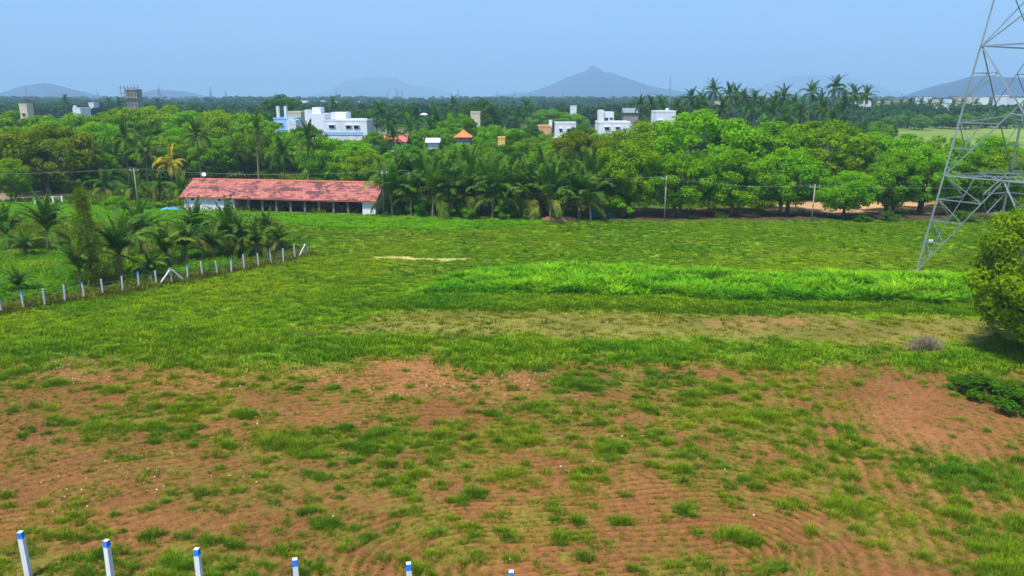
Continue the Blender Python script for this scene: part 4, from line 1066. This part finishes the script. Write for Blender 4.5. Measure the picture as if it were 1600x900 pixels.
# ------------------------------------------------------------------ houses
def building(name, label, px0, px1, ptop, Y, depth, mat, cat='house', rz=0.0, windows=(), parapet=.5, blocks=(), roof=None, base=0.0, roof_mat=None, band=None):
    a, b = AT(px0, ptop, Y), AT(px1, ptop, Y); W = b.x - a.x; H = a.z
    e = empty(name, (a.x, Y, base), rz, label, cat)
    MB().box(0, W, 0, depth, -.5, H - (parapet if not roof else 0)).build('wall', mat, e)
    if not roof and parapet:
        t = .25; z0, z1 = H - parapet + .002, H
        p = MB().box(-.06, W + .06, -.06, t, z0, z1).box(-.06, W + .06, depth - t, depth + .06, z0, z1).box(-.06, t, t + .002, depth - t - .002, z0, z1).box(W - t, W + .06, t + .002, depth - t - .002, z0, z1)
        p.build('parapet', mat, e)
    if roof == 'hip' or roof == 'gable':
        oh = .5; rh = H + roof_h(W, depth); ins = depth / 2 if roof == 'hip' else -.0
        r = MB(); r.v += [(-oh,-oh,H-.05),(W+oh,-oh,H-.05),(W+oh,depth+oh,H-.05),(-oh,depth+oh,H-.05),(max(ins*.6,-oh) if roof=='hip' else -oh,depth/2,rh),(W-ins*.6 if roof=='hip' else W+oh,depth/2,rh)]
        r.f += [(0,1,5,4),(2,3,4,5),(1,2,5),(3,0,4),(0,3,2,1)]; r.build('roof', roof_mat, e)
    for (u0, u1, z0, z1) in windows:
        x0_, x1_ = u0 * W, u1 * W
        f = MB().box(x0_ - .12, x1_ + .12, -.05, .02, z0 - .12, z1 + .12).build('window', mat, e)
        MB().box(x0_, x1_, -.07, -.052, z0, z1).build('pane', M['dark_glass'], f)
        MB().box(x0_ - .25, x1_ + .25, -.5, -.052, z1 + .13, z1 + .23).build('sunshade', mat, f)
    if band: MB().box(.02, W * band[3], -.12, -.002, band[0], band[1]).build('painted_band', band[2], e)
    for bl in blocks:
        u0, u1, d0, d1, z0, z1 = bl[:6]; m_ = bl[6] if len(bl) > 6 else mat; nm = bl[7] if len(bl) > 7 else 'roof_room'
        MB().box(u0 * W, u1 * W, d0 * depth, d1 * depth, z0, z1).build(nm, m_, e)
    return e, W, H
def roof_h(W, d): return min(2.2, d * .28)
hz = lambda px, py, Y: AT(px, py, Y).z
Yh = 215
e, W, H = building('white_house', 'large white flat-roofed house with blue band beyond the red roof', 505, 573, 187, Yh, 14, M['white_wall'], windows=[(.13,.24,hz(540,200,Yh),hz(540,196,Yh)),(.52,.62,hz(540,201,Yh),hz(540,196.5,Yh)),(.70,.80,hz(540,201,Yh),hz(540,196.5,Yh))],
   band=(hz(540,211,Yh), hz(540,206,Yh), M['blue_wall'], .9), blocks=[(.10,.45,.3,.8,hz(540,187,Yh)+.0,hz(540,176,Yh)),(-.40,-.003,.1,.9,-.5,hz(540,178,Yh),M['white_wall'],'side_wing'),(-.33,-.13,.3,.6,hz(540,178,Yh)+.002,hz(540,168,Yh)),(-.48,-.40-.003,.2,.6,-.5,hz(540,172,Yh),M['white_wall'],'stair_tower')])
Yh = 205
building('blue_house', 'pale blue house with two white minaret pillars behind the palms', 427, 458, 184, Yh, 8, M['blue_wall'], parapet=.4, blocks=[(.13,.24,.1,.25,hz(440,184,Yh)+.002,hz(440,166,Yh),M['white_wall'],'pillar'),(.52,.63,.1,.25,hz(440,184,Yh)+.002,hz(440,166,Yh),M['white_wall'],'pillar'),(.75,1.2,-.2,.5,-.5,hz(440,187,Yh),M['white_wall'],'porch')], windows=[(.2,.4,hz(440,197,Yh),hz(440,193,Yh))])
building('cream_house', 'low cream house behind the minaret pillars', 446, 470, 174, 240, 8, M['cream_wall'], windows=[(.3,.5,3,4.2)])
Yh = 190
building('red_roofed_house', 'small white house with salmon red roof above the palm grove', 598, 633, 221, Yh, 6, M['white_wall'], roof='gable', roof_mat=M['red_roof'], windows=[(.3,.45,hz(610,233,Yh),hz(610,228,Yh))])
building('white_house', 'white low house half hidden behind the red roof and dark palm', 590, 640, 207, 225, 8, M['white_wall'], windows=[(.6,.7,4.2,5.4)])
building('white_shed', 'small white-roofed shed left of the orange roof', 668, 684, 222, 175, 3, M['white_wall'], cat='shed', roof='gable', roof_mat=M['white_metal'])
building('orange_roofed_house', 'small house with bright orange roof above the palm grove', 712, 734, 214, 180, 5, M['grey_wall'], roof='hip', roof_mat=M['orange_roof'], windows=[(.3,.5,4.0,5.0)])
building('water_tank_tower', 'square cream tower block beside the large dark tree', 735, 750, 174, 270, 4, M['cream_wall'], cat='tower', windows=[(.3,.6,6.5,7.6)], parapet=.6)
building('temple', 'tiny white pointed shrine among the far palms', 658, 666, 179, 300, 2, M['white_wall'], cat='shrine', roof='hip', roof_mat=M['white_metal'])
building('yellow_block', 'small yellow ochre block rising behind the palm grove', 778, 789, 214, 170, 2.2, M['yellow_wall'], cat='block', parapet=.3)
building('orange_house', 'low orange-washed house left of the long white house', 842, 861, 196, 230, 7, M['orange_wall'], windows=[(.4,.6,3.5,4.6)], blocks=[(.85,1.1,.1,.4,-.5,hz(860,188,230),M['white_wall'],'stair_tower')])
building('long_white_house', 'long low white house above the brownish trees', 868, 900, 191, 250, 6, M['white_wall'], windows=[(.2,.3,5.2,6.2),(.6,.7,5.2,6.2)])
building('white_shed', 'long white roof strip just above the palm grove', 858, 876, 215, 185, 3, M['white_wall'], cat='shed', parapet=.2)
building('cream_shed', 'small far pale hut above the long white house', 892, 901, 165, 420, 6, M['white_wall'], cat='hut', parapet=.3)
Yh = 200
building('white_house', 'white two-storey house with stair tower left of the bright tall tree', 936, 985, 190, Yh, 9, M['white_wall'], windows=[(.2,.32,hz(950,203,Yh),hz(950,199,Yh)),(.55,.65,hz(950,203,Yh),hz(950,199,Yh))],
   blocks=[(0,.16,.05,.5,hz(950,190,Yh)+.002,hz(950,172,Yh),M['white_wall'],'stair_tower'),(.162,.48,.1,.7,hz(950,190,Yh)+.002,hz(950,175,Yh)),(.2,.3,.09,.099,hz(950,188,Yh),hz(950,184,Yh),M['dark_glass'],'doorway'),(.35,.45,.09,.099,hz(950,187,Yh),hz(950,184,Yh),M['dark_glass'],'window')])
building('tan_house', 'tan-roofed pale house behind the left end of the right-hand grove', 990, 1022, 196, 190, 7, M['cream_wall'], parapet=.4, windows=[(.3,.5,5.5,6.5)])
building('white_house', 'white flat house block just left of the tall bright tree crown', 1026, 1056, 173, 235, 9, M['white_wall'], windows=[(.15,.3,8,9.2)], blocks=[(.55,.65,.1,.3,hz(1040,173,235)+.002,hz(1040,169,235))])
building('grey_shed', 'grey-roofed long shed behind the white two-storey house', 976, 998, 176, 300, 6, M['grey_wall'], cat='shed', roof='gable', roof_mat=M['galvanised'])
building('cream_tower', 'small cream water-tank tower above the left woodland', 29, 41, 162, 300, 4, M['cream_wall'], cat='tower', parapet=.5, windows=[(.3,.6,9,10)])
building('white_house', 'white low roof poking from the left woodland under the dark palm', 113, 125, 168, 330, 8, M['white_wall'], parapet=.3, blocks=[(.0,.2,.1,.3,hz(120,168,330)+.002,hz(120,165,330))])
building('white_house', 'tiny white house left of the scaffolded tower', 138, 146, 160, 480, 6, M['white_wall'], parapet=.3)
far_b = [(1345,1362,157,520,'white'),(1380,1392,158,540,'cream'),(1398,1418,154,620,'grey'),(1440,1456,152,600,'white'),(1462,1470,155,520,'cream'),(1477,1488,155,560,'white'),(1500,1520,152,580,'cream'),(1532,1546,151,620,'white'),
         (1565,1577,149,560,'white'),(1586,1602,153,540,'white'),(470,480,157,900,'white'),(500,507,157,950,'white'),(520,526,158,900,'white'),(560,567,158,1000,'white'),(1000,1012,160,600,'grey'),(1120,1128,158,700,'cream')]
cnt = {}
for i, (a, b, t, Y, mm) in enumerate(sorted(far_b)):
    cnt[mm] = cnt.get(mm, 0) + 1
    e_ = building('distant_building', f'distant hazy {mm} building near the horizon, {ORD[cnt[mm] - 1]} {mm} one from the left', a, b, t, Y, 9, M[mm + '_wall'], cat='building', parapet=.5,
             windows=[(.2,.32,5,6.5),(.6,.72,5,6.5)] if b - a > 14 else ())[0]
    e_['group'] = f'distant {mm} buildings'
# scaffolded tower block
Yh = 430
a, b = AT(193, 135, Yh), AT(213, 135, Yh); W, H = b.x - a.x, a.z
e = empty('unfinished_tower', (a.x, Yh, 0), 0, 'tall grey-brown unfinished tower with scaffolding above the left woodland', 'tower')
MB().box(.4, W - .4, .4, W - .4, -.5, H - 2.0).build('wall', M['grey_wall'], e)
MB().box(0, W, 0, W, H - 1.998, H - 1.5).build('top_slab', M['grey_wall'], e)
for i, u in enumerate((.05, .35, .65, .9)): MB().box(u * W, u * W + .35, .1, .5, H - 1.498, H - .5 - .3 * (i % 2)).build('column_stub', M['grey_wall'], e)
MB().box(-.4, W + .4, -.4, -.0 + .39, hz(200,153,Yh) - .3, hz(200,153,Yh)).build('ledge', M['grey_wall'], e)
for k in range(6):
    xx = -1.2 + k * (W + 2.4) / 5; MB().tube([(xx, -1.0, 0), (xx, -1.0, H + .8)], [.12, .12], 5).build('scaffold_pole', M['bark'], e)
for zz in (H - .8, H - 3.6, H - 6.4, H - 9.2): MB().tube([(-2.4, -1.0, zz), (W + 2.4, -1.0, zz)], [.11, .11], 5).build('scaffold_rail', M['bark'], e)

# ------------------------------------------------------------------ lattice pylon at the right
bar_cache = {}
def bar(p, q, w, name, mat, parent):
    """steel angle section between two points"""
    p, q = Vector(p), Vector(q); d = q - p; L = d.length
    if w not in bar_cache:
        t = w * .16; mb = MB(); mb.box(0, w, 0, t, 0, 1); mb.box(0, t, t, w, 0, 1); bar_cache[w] = mb.mesh(name, mat)
    o = bpy.data.objects.new(name, bar_cache[w]); link(o, parent)
    o.rotation_mode = 'QUATERNION'; o.location = p; o.rotation_quaternion = d.to_track_quat('Z', 'Y'); o.scale = (1, 1, L)
    return o
PC = Vector((46.8, 68.71, 0)); PROT = math.radians(28.8); APEX, HALF0 = 64.0, 6.12
pylon = empty('transmission_pylon', PC, PROT, 'tall galvanised lattice steel pylon standing at the right behind the leafy tree', 'pylon')
def corner(i, z):
    h = HALF0 * (1 - z / APEX); sx, sy = ((-1, 1), (1, 1), (1, -1), (-1, -1))[i % 4]
    return Vector((sx * h, sy * h, z))
Z1, Z2 = 9.0, 20.3
lv = [0, Z1, Z2, 26.5, 31.5, 35.5, 39, 42]
def mid2(p, q, t=.5): return p.lerp(q, t)
for i in range(4):
    for j in range(len(lv) - 1): bar(corner(i, lv[j]), corner(i, lv[j + 1]), .17 if j < 2 else .14, 'leg', M['galvanised'], pylon)
    n_i = (i + 1) % 4
    def br(p, q, w=.10): bar(p, q, w, 'brace', M['galvanised'], pylon)
    def ho(p, q, w=.12): bar(p, q, w, 'crossbar', M['galvanised'], pylon)
    # bottom panel: legs' braces meet at the middle of the ring
    a0, b0, a1, b1 = corner(i, 0), corner(n_i, 0), corner(i, Z1), corner(n_i, Z1); m1 = mid2(a1, b1)
    ho(a1, b1, .11); br(a0, m1, .10); br(b0, m1, .10)
    for (f0, l0, l1) in ((a0, corner(i, 0), corner(i, Z1)), (b0, corner(n_i, 0), corner(n_i, Z1))):
        for t0, t1 in ((.32, .32), (.54, .54), (.76, .76)):
            ho(mid2(l0, l1, t0), mid2(f0, m1, t1), .09)
        br(mid2(l0, l1, .54), mid2(f0, m1, .32), .08); br(mid2(l0, l1, .76), mid2(f0, m1, .54), .08); br(l1, mid2(f0, m1, .76), .08)
        br(mid2(l0, l1, .32), mid2(f0, m1, .16), .07)
    # ring diaphragm
    ho(m1, mid2(corner(n_i, Z1), corner(n_i + 1, Z1)), .11)
    # tall second panel with crossed braces and redundants
    a2, b2 = corner(i, Z2), corner(n_i, Z2)
    ho(a2, b2, .12); br(a1, b2, .11); br(b1, a2, .11)
    for (l0, l1, d0, d1, e0, e1) in ((a1, a2, a1, b2, b1, a2), (b1, b2, b1, a2, a1, b2)):
        for t in (.22, .42): ho(mid2(l0, l1, t), mid2(d0, d1, t), .08)
        br(mid2(l0, l1, .42), mid2(d0, d1, .22), .07); br(mid2(l0, l1, .42), mid2(e0, e1, .5), .07)
        for t in (.62, .8): ho(mid2(l0, l1, t), mid2(e0, e1, t), .08)
        br(mid2(l0, l1, .62), mid2(e0, e1, .8), .07)
    for j in range(2, len(lv) - 1):
        p0, q0, p1, q1 = corner(i, lv[j]), corner(n_i, lv[j]), corner(i, lv[j + 1]), corner(n_i, lv[j + 1])
        ho(p1, q1, .10); br(p0, q1, .09); br(q0, p1, .09)
bar(corner(0, Z1), corner(2, Z1), .11, 'crossbar', M['galvanised'], pylon); bar(corner(1, Z1), corner(3, Z1), .11, 'crossbar', M['galvanised'], pylon)
for z in (28.0, 33.0, 38.0):
    for s in (-1, 1):
        tip = Vector((s * 9.0, 0, z + .4))
        for yy in (0, 3):
            i0, i1 = (0, 3) if s < 0 else (1, 2)
            c_ = (i0, i1)[yy > 0]
            bar(corner(c_, z), tip, .11, 'arm', M['galvanised'], pylon); bar(corner(c_, z + 2.2), tip, .10, 'arm', M['galvanised'], pylon)
        for t in (.3, .6): bar(mid2(corner((0 if s < 0 else 1), z), tip, t), mid2(corner((3 if s < 0 else 2), z), tip, t), .07, 'arm', M['galvanised'], pylon)
for i in range(4):
    bar(corner(i, 42), Vector((0, 0, 46)), .10, 'peak', M['galvanised'], pylon)
    c0 = corner(i, 0); MB().box(c0.x - .4, c0.x + .4, c0.y - .4, c0.y + .4, -.3, .04).build('footing', M['grey_post'], pylon)
pl_ = MB().box(-.2, .2, -.02, .02, -.14, .14).build('number_plate', M['white_metal'], pylon); c0 = corner(0, 2.9); pl_.location = c0 + Vector((.5, -.15, 0)); pl_.rotation_euler = (0, 0, -PROT)

# small pylons and masts on the horizon
far_m = MB()
def seg(p, q, w): far_m.tube([p, q], [w, w * .8], 4, False)
for sx, sy in ((-1,-1),(1,-1),(1,1),(-1,1)): seg((sx*3.4, sy*3.4, 0), (sx*.7, sy*.7, 30), .34)
for j in range(7):
    z0, z1 = j * 4.3, (j + 1) * 4.3; h0, h1 = 3.4 - 2.7 * z0 / 30, 3.4 - 2.7 * z1 / 30
    for y in (-1, 1): seg((-h0, y*h0, z0), (h1, y*h1, z1), .2); seg((h0, y*h0, z0), (-h1, y*h1, z1), .2)
for z in (24, 28, 32): seg((-5.5, 0, z), (5.5, 0, z), .28)
seg((-.7, -.7, 30), (0, 0, 36), .28); seg((.7, .7, 30), (0, 0, 36), .28)
fme = far_m.mesh('lattice', M['galvanised'])
fpx = [(39,133,1500),(247,132,1350),(328,135,1400),(352,139,1700),(525,139,1600),(605,141,1900),(620,137,1500),(628,139,1700),(716,139,1700),(777,142,1800),(804,141,1500),(880,139,1600),(152,140,1900),(1410,144,1700),(955,143,1900)]
for i, (px, top, Y) in enumerate(sorted(fpx)):
    p = AT(px, top, Y); e = empty('distant_pylon', (p.x, Y, 0), random.uniform(-.3, .3), f'thin distant lattice pylon on the hazy horizon, {ORD[i]} from the left', 'pylon', 'distant pylons')
    o = link(bpy.data.objects.new('lattice', fme), e); s = p.z / 36; o.scale = (s, s, s)
p = AT(1048, 117, 420); e = empty('radio_mast', (p.x, 420, 0), 0, 'slender mast rising above the skyline palms behind white house block', 'mast')
MB().tube([(0,0,0),(0,0,p.z*.7),(0,0,p.z)], [.32,.26,.12], 6).build('mast_tube', M['galvanised'], e)
for z in (.6, .75, .88): MB().box(-.7, .7, -.06, .06, p.z * z, p.z * z + .15).build('bracket', M['galvanised'], e)

# ------------------------------------------------------------------ fences and poles
posts = [(3,491),(37,485),(71,479),(102,473),(132,468),(162,463),(192,458),(218,453),(245,448),(269,444),(294,438),(317,434),(340,430),(362,427),(382,423),(404,418),(424,414),(443,411),(461,405),(479,401)]
fence = empty('post_fence', G(3, 491), 0, 'fence of pale stone posts and wire along the edge of the young palm plot', 'fence')
F0 = G(3, 491); rr = random.Random(6)
post_me = MB(); post_me.box(-.07, .07, -.07, .07, -.2, 1.45)
post_me.v[4:] = [(v[0] * .85, v[1] * .85, v[2]) for v in post_me.v[4:]]
pm = post_me.mesh('post', M['grey_post']); tops = []
cap_me = MB().box(-.064, .064, -.064, .064, 1.31, 1.457).mesh('painted_top', M['blue_paint'])
pts3 = [G(x, y) for x, y in posts]
ext = [pts3[0] - (pts3[1] - pts3[0]) * k for k in (3, 2, 1)]
for i, g in enumerate(ext + pts3):
    o = link(bpy.data.objects.new('post', pm), fence); o.location = g - F0 + Vector((0, 0, float(height_at(np.array([g.x]), np.array([g.y]))[0]))); o.rotation_euler = (rr.uniform(-.05, .05), rr.uniform(-.05, .05), rr.uniform(-.2, .2))
    o.scale = (1, 1, rr.uniform(.92, 1.08))
    if i % 3 == 1: link(bpy.data.objects.new('painted_top', cap_me), o)
    tops.append(o.location.copy())
for (i, sgn) in ((12, (1, -1)), (22, (-1,))):
    g = tops[i]; d = (tops[i] - tops[i - 1]).normalized()
    for s in sgn:
        bm_ = MB().tube([tuple(g + d * s * 1.25 + Vector((0, 0, -.05))), tuple(g + d * s * .1 + Vector((0, 0, 1.3)))], [.08, .07], 4).build('brace', M['concrete_post'], fence)
for z in (.35, .75, 1.15):
    mb = MB(); mb.tube([tuple(t + Vector((0, 0, z))) for t in tops], [.008] * len(tops), 3, False); mb.build('fence_wire', M['wire'], fence)
for i, (px, py) in enumerate([(56,321),(84,318),(98,318)]):
    g = G(px, py); o = MB().box(-.12, .12, -.12, .12, -.2, 1.05).box(-.14, .14, -.14, .14, 1.052, 1.12).build('marker_post', M['concrete_post']); o.location = g
    tag(o, f'short white post at the back of the fenced plot, {ORD[i]} from the left', 'post', 'short white posts by the bare earth')
# blue-topped posts in front
fr = [(33,831),(165,845),(307,858),(461,874),(639,880),(800,893)]
blue_top = MB(); w = .088
body = MB(); body.box(-w, w, -w, w, -.3, 1.5); body.v[4:] = [(v[0] * .93, v[1] * .93, v[2]) for v in body.v[4:]]
body_me = body.mesh('shaft', M['concrete_post'])
cap = MB(); cap.box(-w * .95, w * .95, -w * .95, w * .95, 1.48, 1.702); cap.v[4:] = [(v[0] * .9, v[1] * .9, v[2]) for v in cap.v[4:]]
cap_m = cap.mesh('blue_top', M['blue_paint'])
pale = MB().box(-w * .84, w * .84, -w * .84, w * .84, 1.703, 1.712).mesh('worn_tip', M['concrete_post'])
ftop = []
dirs = [G(x, y, 1.7) for x, y in fr]
for i, g in enumerate(dirs + [dirs[-1] + (dirs[-1] - dirs[-2])]):
    vis = i < 6
    if not vis: break
    e = empty('boundary_post', (g.x, g.y, 0), rr.uniform(-.25, .25), f'white stone boundary post with bright blue top, {ORD[i]} from the left along the bottom edge', 'post', 'blue-topped posts along the bottom edge')
    e.rotation_euler[0] = rr.uniform(-.015, .015); e.rotation_euler[1] = rr.uniform(-.02, .02)
    link(bpy.data.objects.new('shaft', body_me), e); c = link(bpy.data.objects.new('blue_top', cap_m), e); link(bpy.data.objects.new('worn_tip', pale), c)
# utility poles and lines
pole_px = [(217,331,264),(1038,345,277),(1268,347,290),(600,338,268)]
plab = ['thin pale utility pole among the palms left of the shed','pale wooden utility pole at the left end of right-hand grove','thin utility pole in front of the sandy gap of the grove','utility pole hidden in the palms at the right end of the shed']
ptops = {}
for (px, base, top), lab in zip(pole_px, plab):
    g = G(px, base); h = AT(px, top, g.y).z
    e = empty('utility_pole', g, 0, lab, 'pole')
    MB().tube([(0,0,-.3),(0,0,h)], [.11,.08], 8).build('shaft', M['pole'], e, True)
    MB().box(-.7, .7, -.05, .05, h - .25, h - .15).build('crossarm', M['pole'], e)
    for s in (-.6, 0, .6):
        z0 = h - .148 if s else h + .002; MB().tube([(s,0,z0),(s,0,z0+.16)], [.04,.03], 6).build('insulator', M['white_metal'], e)
    ptops[px] = (g, h)
def wire(a, b, sag, k):
    pts = []
    for i in range(25):
        t = i / 24; p = a.lerp(b, t); pts.append((p.x, p.y, p.z - sag * 4 * t * (1 - t)))
    return pts
order = [217, 600, 1038, 1268]
pts_ = [ptops[k][0] + Vector((0, 0, ptops[k][1])) for k in order]
left_end = AT(-250, 268, 120); right_end = AT(1700, 284, 100)
chain = [left_end] + pts_ + [right_end]
e = empty('overhead_line', pts_[0], 0, 'thin overhead power line strung along the tree edge between utility poles', 'power line')
for s in (-.6, 0, .6):
    for i in range(len(chain) - 1):
        off = Vector((s, 0, .18 if s == 0 else .03)); mb = MB(); mb.tube([tuple(Vector(p) - pts_[0]) for p in wire(chain[i] + off, chain[i + 1] + off, .6 + .2 * (s == 0), s)], [.009] * 25, 3, False); mb.build('conductor', M['wire'], e)

# ------------------------------------------------------------------ haze
hm, n, l = new_mat('haze')
o_ = n.new('ShaderNodeOutputMaterial'); v_ = n.new('ShaderNodeVolumePrincipled')
v_.inputs['Color'].default_value = (.45, .70, 1.0, 1); v_.inputs['Density'].default_value = 2.5e-4; v_.inputs['Anisotropy'].default_value = 0.0
l.new(v_.outputs[0], o_.inputs['Volume'])
hb = MB().box(-27000, 27000, -50, 27000, -8, 900).build('haze', hm); tag(hb, 'pale blue haze lying over the whole plain', 'haze', kind='stuff')
